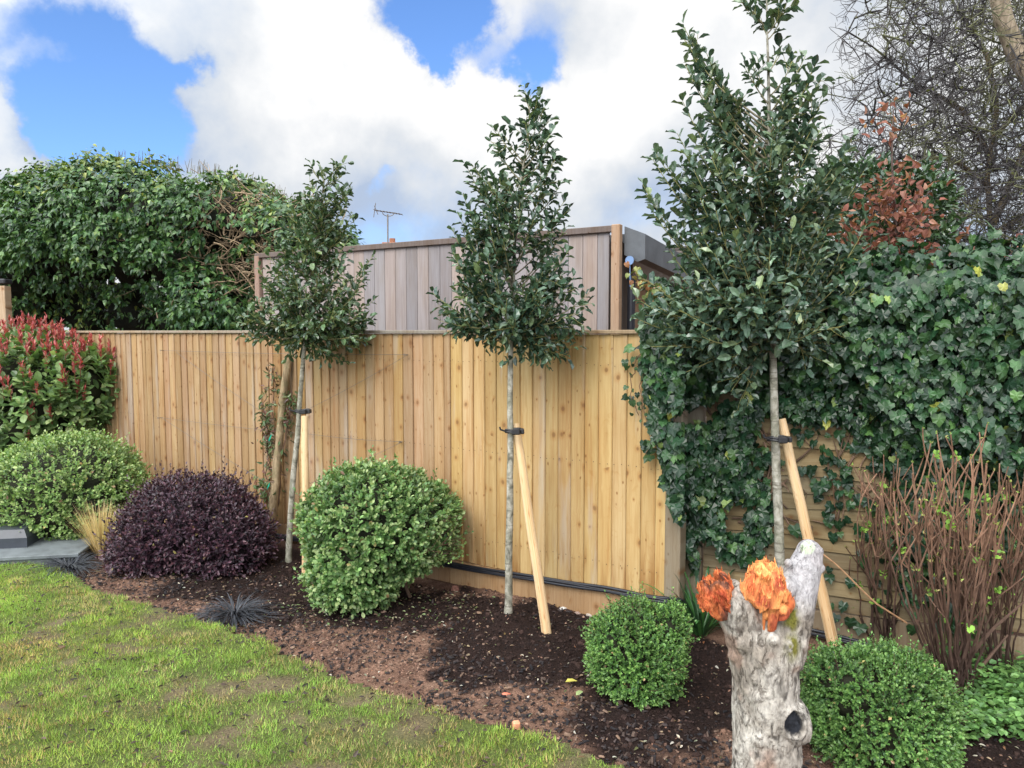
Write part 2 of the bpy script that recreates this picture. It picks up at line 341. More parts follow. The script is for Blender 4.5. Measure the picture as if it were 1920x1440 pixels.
M = dict(
 holly=leafmat('holly_leaf', .27, .12, .6, .3, 30), box=leafmat('box_leaf', .42, .2, .45, .3, 8), shrub=leafmat('shrub_leaf', .42, .22, .45, .3, 7),
 purple=leafmat('purple_leaf', .42, .12, .5, .3, 12), ivy=leafmat('ivy_leaf', .33, .12, .38, .35, 9), photinia=leafmat('photinia_leaf', .38, .2, .5, .2, 12),
 beech=leafmat('dry_leaf', .6, .3, .3, .25, 15), grass=leafmat('grass_blade', .55, .3, .3, .3, 5), blackgrass=leafmat('black_blade', .4, .0, .5, .2, 20),
 strap=leafmat('strap_leaf', .38, .2, .5, .2, 15), twig=plain('twig_bark', (1, 1, 1), .8, .2, .3, 30),
 fence=woodmat('fence_timber', (.70, .56, .40), 1., True, .72, .85), cap=woodmat('cap_timber', (.6, .5, .42), 1., True, .8, 0),
 grav=woodmat('gravel_board_timber', (.62, .5, .4), 1., True, .8, 0), clad=woodmat('cladding_timber', (.72, .68, .66), 1., False, .8, 0, grain=.32),
 slat=woodmat('slat_timber', (.55, .45, .36), 1., True, .85, 0), stake=woodmat('peeled_stake', (.78, .62, .42), .5, True, .6, .7, (.25, .12, .04), .2),
 trunk=barkmat('smooth_bark', [(.32, (.09, .085, .065)), (.46, (.20, .19, .15)), (.56, (.30, .285, .235)), (.7, (.42, .41, .36))], 26, .7, .7, .004, (.12, .13, .07), .25, True),
 rough=barkmat('rough_bark', [(.3, (.08, .06, .04)), (.5, (.22, .17, .11)), (.7, (.36, .29, .20))], 30, .3, .8, .006, (.13, .13, .06), .4),
 rubber=plain('black_rubber', (.018, .018, .02), .5, .4), wire=plain('steel_wire', (.16, .14, .12), .5, .5, metal=.6),
 cable=plain('black_cable', (.014, .015, .02), .38, .5), slate=plain('paving_stone', (.115, .13, .135), .6, .4, .25, 9, bs=.2),
 metal=plain('dark_metal', (.035, .04, .05), .35, .5), membrane=plain('grey_membrane', (.075, .082, .09), .45, .5, .25, 6, bs=.3),
 tile=plain('roof_tile', (.075, .062, .055), .8, .3, .3, 20), brick=plain('brickwork', (.28, .13, .08), .85, .2, .3, 20), stone=plain('stone', (1, 1, 1), .85, .2, .3, 40, bs=.5),
 render=plain('wall_render', (.5, .48, .45), .9, .2))

# ------------------------------------------------------------------ the two fence lines
FA = G(520, 1011); FB = G(1060, 1135); FD = nrm(FB-FA); FN = np.array((FD[1], -FD[0], 0))      # FN faces the camera
if FN[1] > 0: FN = -FN
def hit(p0, n, x, y, off=0.):
    r = ray(x, y); q = p0+n*off; c = np.array((0, 0, H)); return c+r*(np.dot(q-c, n)/np.dot(r, n))
def onf(x, y, off=0.): return hit(FA, FN, x, y, off)
def s_of(p): return float(np.dot(np.asarray(p)-FA, FD))
RA = P(1302, 1000, 4.42); RB = P(1905, 1000, 3.80); RA[2] = RB[2] = 0
RD = nrm(RB-RA); RN = np.array((RD[1], -RD[0], 0))
if RN[1] > 0: RN = -RN
def onr(x, y, off=0.): return hit(RA, RN, x, y, off)

# ------------------------------------------------------------------ ground and lawn
LAWN = [G(*q)[:2] for q in [(-400, 1052), (60, 1064), (130, 1088), (185, 1120), (250, 1140), (330, 1163), (400, 1185), (440, 1200), (510, 1230), (560, 1258), (620, 1285), (680, 1305), (750, 1325), (840, 1355), (900, 1372), (970, 1385), (1050, 1412), (1130, 1447), (1240, 1500), (1330, 1600)]]
LAWN = [tuple(q) for q in LAWN]+[(.9, 1.4), (1.2, -2), (-9, -2), (-9, 6.2)]
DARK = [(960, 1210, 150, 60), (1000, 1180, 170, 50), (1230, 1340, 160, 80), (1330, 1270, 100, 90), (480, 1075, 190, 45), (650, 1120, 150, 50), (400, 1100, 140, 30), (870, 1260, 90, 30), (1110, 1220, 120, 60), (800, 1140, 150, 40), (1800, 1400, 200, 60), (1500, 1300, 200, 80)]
FOOT = [G(952, 1172), G(1027, 1204), G(540, 1066), G(574, 1102), G(505, 1022), G(1466, 1229), G(700, 1140)]
def soil_h(p):
    h = (fbm(p, 1.6, 3, 3)-.5)*.07+(fbm(p, 14, 3, 5)-.5)*.03+(vnoise(p, 55, 9)-.5)*.014
    for f_ in FOOT: h = h+.028*np.exp(-((p[:, 0]-f_[0])**2+(p[:, 1]-f_[1])**2)/.014)*(.5+vnoise(p, 20, 13))
    return h
def gridmesh(xs, ys, hf, cf, mask=None):
    X, Y = np.meshgrid(xs, ys, indexing='ij'); p = np.stack([X, Y, 0*X], -1).reshape(-1, 3); nx, ny = len(xs), len(ys)
    v = p.copy(); v[:, 2] = hf(p); c = cf(p)
    i = (np.arange(nx-1)[:, None]*ny+np.arange(ny-1)[None]); f = np.stack([i, i+ny, i+ny+1, i+1], -1).reshape(-1, 4)
    if mask is not None:
        cx = p[f].mean(1); f = f[mask(cx)]
    a = MA(); a.add(v, f.ravel(), np.full(len(f), 4), c); return a
far = np.array([-600, -150, -50, -20, -9.]); xs = np.concatenate([far, np.arange(-6.5, 4.6, .022), -far[::-1]])
ys = np.concatenate([[-600, -100, -20, -3, 0, 1.6], np.arange(2.4, 6.6, .022), np.arange(6.7, 10, .12), [11, 14, 20, 50, 200, 900]])
DW = []
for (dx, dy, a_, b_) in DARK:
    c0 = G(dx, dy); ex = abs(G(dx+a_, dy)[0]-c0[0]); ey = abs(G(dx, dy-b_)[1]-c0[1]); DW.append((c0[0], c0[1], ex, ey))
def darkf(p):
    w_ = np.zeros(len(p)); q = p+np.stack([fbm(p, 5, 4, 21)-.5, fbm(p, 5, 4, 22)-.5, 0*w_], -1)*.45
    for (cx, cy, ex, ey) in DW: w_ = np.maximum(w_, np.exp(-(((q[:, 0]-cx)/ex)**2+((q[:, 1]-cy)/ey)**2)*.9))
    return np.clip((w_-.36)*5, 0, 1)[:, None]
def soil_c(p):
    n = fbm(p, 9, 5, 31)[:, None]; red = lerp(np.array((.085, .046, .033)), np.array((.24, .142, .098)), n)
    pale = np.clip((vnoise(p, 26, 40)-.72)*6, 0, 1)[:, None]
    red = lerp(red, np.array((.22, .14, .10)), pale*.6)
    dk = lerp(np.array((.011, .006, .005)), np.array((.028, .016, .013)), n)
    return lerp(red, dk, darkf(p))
ms, t, b = mat('soil'); g = t.node('ShaderNodeNewGeometry').outputs['Position']
n1 = t.noise(g, 90, 6, .7).outputs[0]; c = t.vm('SCALE', attr(t).outputs['Color']); t.l.new(t.ss(n1, .25, .75, .55, 1.45), c.node.inputs['Scale'])
t.l.new(c, b.inputs['Base Color']); b.inputs['Roughness'].default_value = .95; b.inputs['Specular IOR Level'].default_value = .15; bump(t, b, n1, .9, .02)
lawnpoly = LAWN
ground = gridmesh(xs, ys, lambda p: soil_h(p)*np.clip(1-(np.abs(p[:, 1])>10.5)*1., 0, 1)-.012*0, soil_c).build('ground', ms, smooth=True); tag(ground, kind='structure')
def lawn_z(p): return .022+(fbm(p, 1.2, 3, 61)-.5)*.05+(fbm(p, 18, 2, 62)-.5)*.012+.018
def mud(p):                                       # bare, worn places in the turf
    n = fbm(p, 2.6, 4, 71); e = np.clip((n-.60)*8, 0, .8)*np.clip((fbm(p, 9, 3, 73)-.3)*4, 0, 1)
    for (mx, my, r_) in [(420, 1390, .30), (330, 1320, .2), (680, 1345, .28), (230, 1215, .32), (320, 1215, .18), (100, 1310, .14), (560, 1360, .16), (780, 1375, .2), (300, 1170, .2)]:
        c0 = G(mx, my); e = np.maximum(e, np.exp(-((p[:, 0]-c0[0])**2+((p[:, 1]-c0[1])*.8)**2)/(r_*.8)**2*1.3)*np.clip((fbm(p, 9, 4, 72)-.38)*4, 0, .85))
    return np.clip(e, 0, 1)
def lawn_c(p):
    n = fbm(p, 12, 4, 81)[:, None]; g_ = lerp(np.array((.06, .08, .022)), np.array((.12, .15, .04)), n)
    return lerp(g_, lerp(np.array((.10, .07, .045)), np.array((.20, .15, .10)), n), mud(p)[:, None])
lw = gridmesh(np.arange(-9, 1.3, .04), np.arange(-2, 6.4, .04), lawn_z, lawn_c, lambda c_: inpoly(c_[:, 0], c_[:, 1], LAWN)).build('lawn', ms, smooth=True); tag(lw, kind='structure')

def scatter_lawn(n, x0, x1, y0, y1):
    p = np.stack([rng.uniform(x0, x1, n), rng.uniform(y0, y1, n), np.zeros(n)], -1)
    q = p[:, :2]+(np.stack([fbm(p, 9, 2, 91), fbm(p, 9, 2, 92)], -1)-.5)*.14
    return p[inpoly(q[:, 0], q[:, 1], LAWN)]
ga = MA()
BL = (np.array([(-.5, 0, 0), (.5, 0, 0), (-.38, .5, .06), (.38, .5, .06), (0, 1, .34)]), [(0, 1, 3, 2), (2, 3, 4)])
for (n_, box_, L0, L1) in [(470000, (-4.4, 1.1, 2.45, 6.1), .012, .036), (30000, (-8, -4.2, 2, 6.3), .02, .06), (9000, (-4, 1, 0, 2.5), .02, .06)]:
    p = scatter_lawn(n_, *box_); md = mud(p); cl_ = fbm(p, 14, 3, 95)
    keep = rng.random(len(p)) < np.clip((.28+1.5*(cl_-.22))*(1-.86*md), .02, 1); p = p[keep]; md = md[keep]; cl_ = cl_[keep]; n = len(p)
    p[:, 2] = lawn_z(p)-.004; th = rng.uniform(0, 2*PI, n)+fbm(p, 4, 2, 97)*7; tilt = rng.uniform(.5, 2.6, n)
    d = nrm(np.stack([np.cos(th)*tilt, np.sin(th)*tilt, np.ones(n)], -1)); nr = nrm(np.stack([-np.cos(th), -np.sin(th), tilt], -1)+rng.normal(size=(n, 3))*.3)
    patch = fbm(p, 1.7, 3, 99); yel = fbm(p, 5, 3, 98)
    co = pal(n, [(.19, .31, .055), (.26, .38, .08), (.14, .24, .045), (.32, .37, .10)], [3, 3, 1.5, 1.8])
    straw = pal(n, [(.42, .34, .15), (.34, .25, .12), (.25, .2, .11)])
    co = np.where((rng.random(n) < np.clip(.20+2.2*(yel-.48)+.35*md, .07, .85))[:, None], straw, co)
    co = co*lerp(np.array((.85, 1.02, .95)), np.array((1.2, 1.02, .9)), patch[:, None])
    ln = rng.uniform(L0, L1, n)*(.55+.9*cl_)*(1-.35*md)
    ga.leaves(BL, p, d, nr, ln, co, wid=.0027/ln*rng.uniform(.7, 1.5, n))
tag(ga.build('grass', M['grass']), 'short patchy lawn grass with worn muddy spots and straw', 'grass', kind='stuff')

# crumbs, bark chips and clods over the bed
def bedpts(n, x0=-4.4, x1=3.6, y0=2.45, y1=6.8):
    p = np.stack([rng.uniform(x0, x1, n), rng.uniform(y0, y1, n), np.zeros(n)], -1)
    ok = ~inpoly(p[:, 0]+.0, p[:, 1], LAWN); s_ = (p-FA)@FN; r_ = (p-RA)@RN
    ok &= (s_ > .04) & (r_ > .04); p = p[ok]; p[:, 2] = soil_h(p); return p
CH = (np.array([(-.5, 0, 0), (.5, -.1, .03), (.42, 1, .1), (-.45, .9, 0), (-.35, .1, .22), (.35, .1, .25), (.3, .85, .3), (-.3, .8, .2)]),
      [(4, 5, 6, 7), (0, 1, 5, 4), (1, 2, 6, 5), (2, 3, 7, 6), (3, 0, 4, 7)])
ca = MA()
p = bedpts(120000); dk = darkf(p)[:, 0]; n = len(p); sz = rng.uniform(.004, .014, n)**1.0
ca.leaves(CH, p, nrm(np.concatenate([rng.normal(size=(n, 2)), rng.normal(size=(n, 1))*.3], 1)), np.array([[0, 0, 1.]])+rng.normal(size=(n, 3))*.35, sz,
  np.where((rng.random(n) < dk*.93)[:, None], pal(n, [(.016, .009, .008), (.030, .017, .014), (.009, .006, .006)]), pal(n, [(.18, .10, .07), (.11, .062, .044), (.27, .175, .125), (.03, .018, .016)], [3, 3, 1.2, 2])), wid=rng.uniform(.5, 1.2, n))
# bark chips gather along the lawn edge and lower right
p = bedpts(60000); ed = np.array(LAWN[:20]); dist = np.min(np.linalg.norm(p[:, None, :2]-ed[None], axis=2), 1)
nn_ = fbm(p, 3, 3, 120); k = rng.random(len(p)) < np.clip(1.4-dist*1.5, .08, 1)*np.clip((nn_-.33)*5, .15, 1); p = p[k]; n = len(p); p[:, 2] += .004
ca.leaves(CH, p, nrm(np.concatenate([rng.normal(size=(n, 2)), rng.normal(size=(n, 1))*.25], 1)), np.array([[0, 0, 1.]])+rng.normal(size=(n, 3))*.3, rng.uniform(.008, .032, n),
  pal(n, [(.022, .019, .02), (.04, .03, .028), (.09, .06, .045), (.015, .014, .016), (.2, .13, .09)], [4, 3, 2, 3, .9]), wid=rng.uniform(.25, .55, n))
p = bedpts(15000); n = len(p); dk = darkf(p)[:, 0]; p[:, 2] -= .003
CL = (np.array([(0, -.5, 0), (.5, 0, .0), (0, .5, 0), (-.5, 0, 0), (.25, -.25, .35), (.22, .3, .3), (-.3, .2, .38), (-.22, -.3, .28)]), [(4, 5, 6, 7), (0, 1, 4), (0, 4, 7), (1, 2, 5), (1, 5, 4), (2, 3, 6), (2, 6, 5), (3, 0, 7), (3, 7, 6)])
ca.leaves(CL, p, nrm(np.concatenate([rng.normal(size=(n, 2)), rng.normal(size=(n, 1))*.2], 1)), np.array([[0, 0, 1.]])+rng.normal(size=(n, 3))*.25, .010+.032*rng.random(n)**3,
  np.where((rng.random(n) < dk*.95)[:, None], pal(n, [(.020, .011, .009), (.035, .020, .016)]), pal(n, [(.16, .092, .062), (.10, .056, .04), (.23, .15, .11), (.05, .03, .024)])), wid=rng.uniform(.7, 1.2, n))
tag(ca.build('mulch', M['stone']), 'dark bark chips and crumbs of soil covering the bed', 'mulch', kind='stuff')
# litter: small leaves and pale bits
la = MA(); p = bedpts(5200); n = len(p); p[:, 2] += .012
la.leaves(OV, p, nrm(np.concatenate([rng.normal(size=(n, 2)), rng.normal(size=(n, 1))*.2], 1)), np.array([[0, 0, 1.]])+rng.normal(size=(n, 3))*.5, rng.uniform(.008, .026, n),
  pal(n, [(.30, .22, .14), (.45, .42, .34), (.10, .13, .05), (.28, .12, .06), (.6, .58, .52)], [4, 2, 2.6, 1.5, .8]), wid=rng.uniform(.6, 1.1, n))
q = G(700, 1140); p = bedpts(16000); p = p[((p[:, 0]-q[0])/.75)**2+((p[:, 1]-q[1])/.38)**2 < rng.random(len(p))*1.2]; n = len(p); p[:, 2] += .014
la.leaves(OV, p, nrm(np.concatenate([rng.normal(size=(n, 2)), rng.normal(size=(n, 1))*.2], 1)), np.array([[0, 0, 1.]])+rng.normal(size=(n, 3))*.5, rng.uniform(.012, .03, n),
  pal(n, [(.10, .16, .06), (.16, .22, .09), (.4, .38, .25), (.07, .06, .04)], [3, 2, 1.3, 3]))
p = scatter_lawn(3200, -4, 1, 2.5, 6); n = len(p); p[:, 2] = lawn_z(p)+.014
la.leaves(OV, p, nrm(np.concatenate([rng.normal(size=(n, 2)), rng.normal(size=(n, 1))*.2], 1)), np.array([[0, 0, 1.]])+rng.normal(size=(n, 3))*.5, rng.uniform(.012, .038, n),
  pal(n, [(.06, .045, .04), (.12, .08, .06), (.03, .025, .025), (.25, .15, .09)], [4, 2, 4, .5]), wid=rng.uniform(.5, 1, n))
tag(la.build('leaf_litter', M['beech']), 'scattered small dead leaves and pale bits on soil and lawn', 'leaf litter', kind='stuff')

# ------------------------------------------------------------------ closeboard fence
ZT = 1.735
def board_bay(s0, s1, base, tints, parent, gb=True, seed=0):
    a = MA(); s_ = s0; r_ = np.random.default_rng(seed); i = 0
    while s_ < s1-.01:
        wd = .112; x1 = min(s_+wd, s1+.01); c = np.array(tints[r_.integers(len(tints))])*(.86 if len(tints) == 5 else .80)*r_.uniform(.88, 1.09)*np.array((1, r_.uniform(.975, 1.025), r_.uniform(.92, 1.08)))
        t0, t1 = .0125, .006; zb = .16+r_.uniform(-.004, .004); off = .02+r_.uniform(-.002, .002); bow = r_.uniform(-.004, .004)
        zs = np.linspace(zb, ZT, 8); V = []; U = []
        for j, z in enumerate(zs):
            bw = bow*math.sin(j/7*PI*r_.uniform(.9, 1.1)); 
            for (ss_, dd) in ((s_, off-.012), (s_, off+t1-.004+bw*.3), (x1-.005, off+t0+.003+bw), (x1, off+t0-.001+bw), (x1, off-.012)):
                q = FA+FD*ss_+FN*dd; V.append((q[0], q[1], z)); U.append((ss_-s_+i*.31, z, i*1.7+seed))
        F = []
        for j in range(7):
            for k in range(4): F.append((j*5+k, j*5+k+1, (j+1)*5+k+1, (j+1)*5+k))
        F += [(0, 1, 2, 3, 4)[::-1], (35, 36, 37, 38, 39)]
        a.poly(V, F, c, uv=U)
        for zn in (.34, .95, 1.55):
            for sn in (.035, .085):
                q = FA+FD*(s_+sn)+FN*(off+.018); th = np.arange(6)/6*2*PI; zc = zn+r_.uniform(-.008, .008)
                a.poly([(q[0]+FD[0]*math.cos(x_)*.0032, q[1]+FD[1]*math.cos(x_)*.0032, zc+math.sin(x_)*.0032) for x_ in th], [(0, 1, 2, 3, 4, 5)], (.07, .05, .04), uv=[(9.1, 9.1, 9)]*6)
        s_ += wd-.018; i += 1
    a.build('board_panel', M['fence'], parent)
S848, S1250, SL = s_of(onf(848, 900)), s_of(onf(1251, 900)), s_of(onf(-120, 900))
fence = thing('closeboard_fence', 'golden featheredge board fence with cap rail, running behind the staked trees', 'fence', FA+FD*S848)
TL = [(.42, .285, .155), (.44, .305, .165), (.40, .27, .145), (.45, .31, .175), (.40, .28, .165), (.38, .26, .145)]
TR = [(.50, .355, .165), (.53, .38, .18), (.47, .335, .155), (.51, .365, .18), (.48, .335, .15)]
bays = [SL, S848-5.55, S848-3.70, S848-1.85, S848, S1250]
for i in range(5): board_bay(bays[i], bays[i+1], 0, TR if i == 4 else ([(.46, .31, .15), (.41, .27, .125), (.49, .34, .165)]+TL if i == 3 else TL), fence, seed=11+i)
ang = FD
for i in range(5):
    s0, s1 = bays[i], bays[i+1]; a = MA(); c = FA+FD*(s0+s1)/2
    a.box((c[0]+FN[0]*.022, c[1]+FN[1]*.022, .07), (s1-s0-.004, .032, .17), FD, (.33, .215, .115) if i > 3 else (.28, .18, .10), bev=.003, uvoff=(i*3, 0, 0)); 
    o = a.build('gravel_board', M['grav'], fence)
    a = MA(); a.box((c[0]+FN[0]*.022, c[1]+FN[1]*.022, ZT+.014), (s1-s0-.003, .068, .024), FD, [(.28, .22, .15), (.30, .24, .17), (.26, .22, .17), (.22, .2, .17), (.30, .23, .15)][i], bev=.004, uvoff=(i*3, 0, 0)); a.build('cap_rail', M['cap'], fence)
    a = MA(); a.box((c[0]-FN[0]*.02, c[1]-FN[1]*.02, ZT-.2), (s1-s0, .04, .08), FD, (.3, .2, .12)); a.build('back_rail', M['cap'], fence)
a = MA(); q = FA+FD*(S1250+.055)-FN*.0; a.box((q[0], q[1], .82), (.095, .095, 1.64), FD, (.22, .19, .14), bev=.004); a.build('fence_post', M['slat'], fence)

# old horizontal overlap fence under the ivy
old = thing('overlap_fence', 'weathered horizontal slat fence panel half hidden by ivy on the right', 'fence', RA)
def slatpanel(s0, s1, seed):
    a = MA(); r_ = np.random.default_rng(seed); z = .17; i = 0
    while z < 1.72:
        n_ = 14; V = []; U = []; w_ = .105; wob = r_.normal(size=4)*.006; c = .78*np.array([(.30, .235, .13), (.26, .21, .12), (.34, .27, .15), (.24, .195, .12)][r_.integers(4)])*r_.uniform(.85, 1.1)  # all slat tints lowered: shade under the ivy put into the colour
        for j in range(n_):
            f = j/(n_-1); s_ = lerp(s0, s1, f); e = wob[0]*math.sin(f*6)+wob[1]*math.cos(f*11)+wob[2]*math.sin(f*17+1)
            for (zz, dd) in ((z, .028+wob[3]*.5), (z+.004, .036), (z+w_, .020), (z+w_, .012), (z, .018)):
                q = RA+RD*s_+RN*dd; V.append((q[0], q[1], zz+e)); U.append((zz-z+i*.37, s_, seed+i*1.3))
        F = []
        for j in range(n_-1):
            for k in range(4): F.append((j*5+k, (j+1)*5+k, (j+1)*5+k+1, j*5+k+1))
        a.poly(V, F, c, uv=U); z += .083; i += 1
    a.build('slat_panel', M['slat'], old)
slatpanel(.06, 1.86, 5); slatpanel(1.96, 3.8, 6)
for s_, hh in ((0., 1.66), (1.91, 1.8), (3.85, 1.8)):
    a = MA(); q = RA+RD*s_; a.box((q[0], q[1], hh/2), (.1, .1, hh), RD, (.25, .22, .165), bev=.004); a.build('fence_post', M['slat'], old)
for (s0, s1) in ((.06, 1.86), (1.96, 3.8)):
    a = MA(); q = RA+RD*(s0+s1)/2; a.box((q[0]+RN[0]*.01, q[1]+RN[1]*.01, .075), (s1-s0, .03, .16), RD, (.21, .165, .11), bev=.003); a.build('gravel_board', M['grav'], old)

# black cables along the gravel boards
ca = MA()
def cab(pts, offz, r=.010):
    n = len(pts); pp = []
    for i in range(n-1):
        for f in np.linspace(0, 1, 8, endpoint=False): pp.append(lerp(pts[i], pts[i+1], f))
    pp.append(pts[-1]); pp = np.array(pp); pp[:, 2] += offz+np.sin(np.arange(len(pp))*.35+offz*300)*.003
    ca.tube(pp, r, 8, (1, 1, 1))
CPX = [(500, 1001), (640, 1022), (770, 1044), (870, 1062), (950, 1076), (1040, 1089), (1130, 1103), (1200, 1117), (1252, 1124)]
pts = [onf(x, y, .055) for x, y in CPX]+[onf(1275, 1128, .085), onr(1290, 1131, .085), onr(1320, 1136, .085), onr(1420, 1162, .06), onr(1530, 1186, .06), onr(1640, 1212, .06), onr(1760, 1236, .06)]
cab(pts, .008); cab([p_+np.array((0, -.012, 0)) for p_ in pts], -.012); cab([p_+np.array((0, -.016, .0)) for p_ in pts], .0, .006)
tag(ca.build('cable', M['cable'], smooth=True), 'black cables sagging along the bottom board of the fence', 'cable')

# training wires
wt = thing('training_wires', 'thin steel wires fanned across the fence behind the leftmost tree', 'wire', onf(540, 750, .04))
def wire(p0, p1, sag=.01, r=.0016, nm='wire'):
    a = MA(); f = np.linspace(0, 1, 9); pp = p0[None]*(1-f[:, None])+p1[None]*f[:, None]; pp[:, 2] -= sag*4*f*(1-f); a.tube(pp, r, 5); a.build(nm, M['wire'], wt)
for q in [((308, 657), (765, 665)), ((303, 783), (590, 815)), ((590, 815), (755, 828)), ((330, 660), (485, 768)), ((572, 770), (765, 665)), ((755, 828), (560, 915)), ((303, 783), (500, 905))]: wire(onf(*q[0], .06), onf(*q[1], .06))
for q in [(308, 657), (765, 665), (303, 783), (755, 828)]:
    a = MA(); p0 = onf(*q, .03); a.tube([p0, p0+FN*.035], .003, 6); th = np.linspace(0, 2*PI, 9); a.tube([p0+FN*.04+np.array((math.cos(x_)*.007*FD[0], math.cos(x_)*.007*FD[1], math.sin(x_)*.007)) for x_ in th], .002, 5); a.build('vine_eye', M['wire'], wt)

# ------------------------------------------------------------------ timber garden room beyond the fence
SBp = P(1166, 421, 5.8); SZ = SBp[2]
r0 = ray(482, 475); SA0 = np.array((0, 0, H))+r0*((SZ-H)/r0[2]); sdv = nrm(SBp-SA0); sdv[2] = 0; sdv = nrm(sdv); SNn = np.array((sdv[1], -sdv[0], 0)); SNn = -SNn if SNn[1] > 0 else SNn
SLn = float(np.dot(SBp-SA0, sdv))
shed = thing('garden_room', 'grey weathered timber clad garden room standing beyond the golden fence', 'garden building', (SA0[0], SA0[1], 0))
def spt(s_, d, z): q = SA0+sdv*s_+SNn*d; return np.array((q[0], q[1], z))
a = MA(); s_ = .09; i = 0; r_ = np.random.default_rng(3)
while s_ < SLn-.12:
    wd = min(.128, SLn-.1-s_); c = np.array([(.27, .24, .235), (.24, .22, .225), (.29, .25, .24), (.26, .245, .25), (.31, .26, .24), (.22, .205, .21)][r_.integers(6)])*r_.uniform(.9, 1.1)
    a.box(spt(s_+wd/2, 0, SZ/2-.02), (wd-.003, .02, SZ-.045), sdv, c, bev=.003, uvoff=(i*.41, 0, i*1.3)); s_ += wd; i += 1
a.build('cladding', M['clad'], shed)
a = MA(); a.box(spt(SLn/2, -.16, SZ/2-.06), (SLn-.04, .25, SZ-.14), sdv, (.10, .085, .075)); a.build('wall', M['clad'], shed)
a = MA(); a.box(spt(SLn/2-.03, .014, SZ-.03), (SLn-.07, .05, .05), sdv, (.13, .105, .095), bev=.004); a.build('fascia_board', M['cap'], shed)
a = MA(); a.box(spt(SLn-.035, .014, SZ/2), (.07, .06, SZ), sdv, (.36, .25, .17), bev=.004); a.build('corner_post', M['slat'], shed)
a = MA(); a.box(spt(.035, .014, SZ/2-.02), (.07, .06, SZ-.03), sdv, (.27, .19, .155), bev=.004); a.build('corner_post', M['slat'], shed)
BK = -SNn
# sloping end verge with grey membrane
def bk(s_, d, z): return spt(s_, -d, z)
a = MA(); e0, e1 = SLn+.01, SLn+.13
top0 = bk(e0, .02, SZ-.02); V = []
for d_, zt in ((.03, SZ-.01), (1.1, SZ-.10), (2.3, SZ-.24)):
    for (ss_, zz) in ((e0, zt), (e1+.05, zt-.07), (e1+.05, zt-.26), (e1-.01, zt-.28), (e0, zt-.22)): V.append(bk(ss_, d_, zz))
F = [(0, 1, 2, 3, 4), (14, 13, 12, 11, 10)]
for j in range(2):
    for k in range(5): F.append((j*5+k, j*5+(k+1) % 5, (j+1)*5+(k+1) % 5, (j+1)*5+k))
a.poly(V, F); a.build('roof_edge', M['membrane'], shed)
a = MA(); V = [bk(0, .1, SZ-.06), bk(e0-.01, .1, SZ-.06), bk(e0-.01, 2.4, SZ-.25), bk(0, 2.4, SZ-.25), bk(0, .1, SZ-.2), bk(e0-.01, .1, SZ-.2), bk(e0-.01, 2.4, SZ-.4), bk(0, 2.4, SZ-.4)]
a.poly(V, [(0, 1, 2, 3), (7, 6, 5, 4), (0, 4, 5, 1), (1, 5, 6, 2), (2, 6, 7, 3), (3, 7, 4, 0)]); a.build('roof', M['membrane'], shed)
a = MA()
for k in range(16): a.box(bk(SLn-.05, .10+k*.14, (SZ-.4)/2), (.02, .13, SZ-.4), sdv, np.array((.30, .2, .13))*r_.uniform(.85, 1.1), bev=.003, uvoff=(0, 0, k))
a.build('side_cladding', M['slat'], shed)
a = MA(); p0 = bk(SLn+.045, .10, .0); p1 = p0+np.array((0, 0, SZ-.42)); a.tube([p0, p1], .032, 12); a.tube([p1, p1+np.array((0, 0, .03))], .04, 12); a.build('downpipe', M['cable'], shed, smooth=False)
a = MA(); q = bk(SLn+.07, .0, SZ-.28); a.tube([q, q+SNn*.012], .035, 14); a.tube([q+np.array((0, 0, -.03)), q+np.array((.004, 0, -.2))], .004, 6); a.build('hook_plate', plain('blue_grey_steel', (.16, .25, .42), .5, metal=.3), shed)

# tiled house roof behind the garden room
hs = thing('house', 'house with dark tiled roof seen behind the garden room corner', 'house', P(1290, 622, 14.5)*np.array((1, 1, 0)))
a = MA(); hc = P(1290, 622, 14.5)
zr = P(1290, 447, 14.5)[2]; a.box((hc[0]+2.2, hc[1]+2, (zr-1.2)/2), (6.2, 4, zr-1.2), (1, 0, 0), (1, 1, 1)); a.build('wall', M['render'], hs)
a = MA(); x0, x1 = hc[0]-1.05, hc[0]+5.6
for k in range(14):
    f = k/14; y_ = hc[1]-.3+2.3*f; z_ = zr-1.35+1.35*f
    a.poly([(x0, y_, z_+.03), (x1, y_, z_+.03), (x1, y_+.19, z_+.115), (x0, y_+.19, z_+.115), (x0, y_, z_), (x1, y_, z_)], [(0, 1, 2, 3), (4, 5, 1, 0)], np.array((1, 1, 1))*random.uniform(.8, 1.2))
a.poly([(x0, hc[1]+2., zr+.01), (x1, hc[1]+2., zr+.01), (x1, hc[1]+4.3, zr-1.3), (x0, hc[1]+4.3, zr-1.3)], [(0, 1, 2, 3)])
a.box(((x0+x1)/2, hc[1]+2.02, zr+.03), (x1-x0, .2, .08), (1, 0, 0)); a.build('roof', M['tile'], hs)
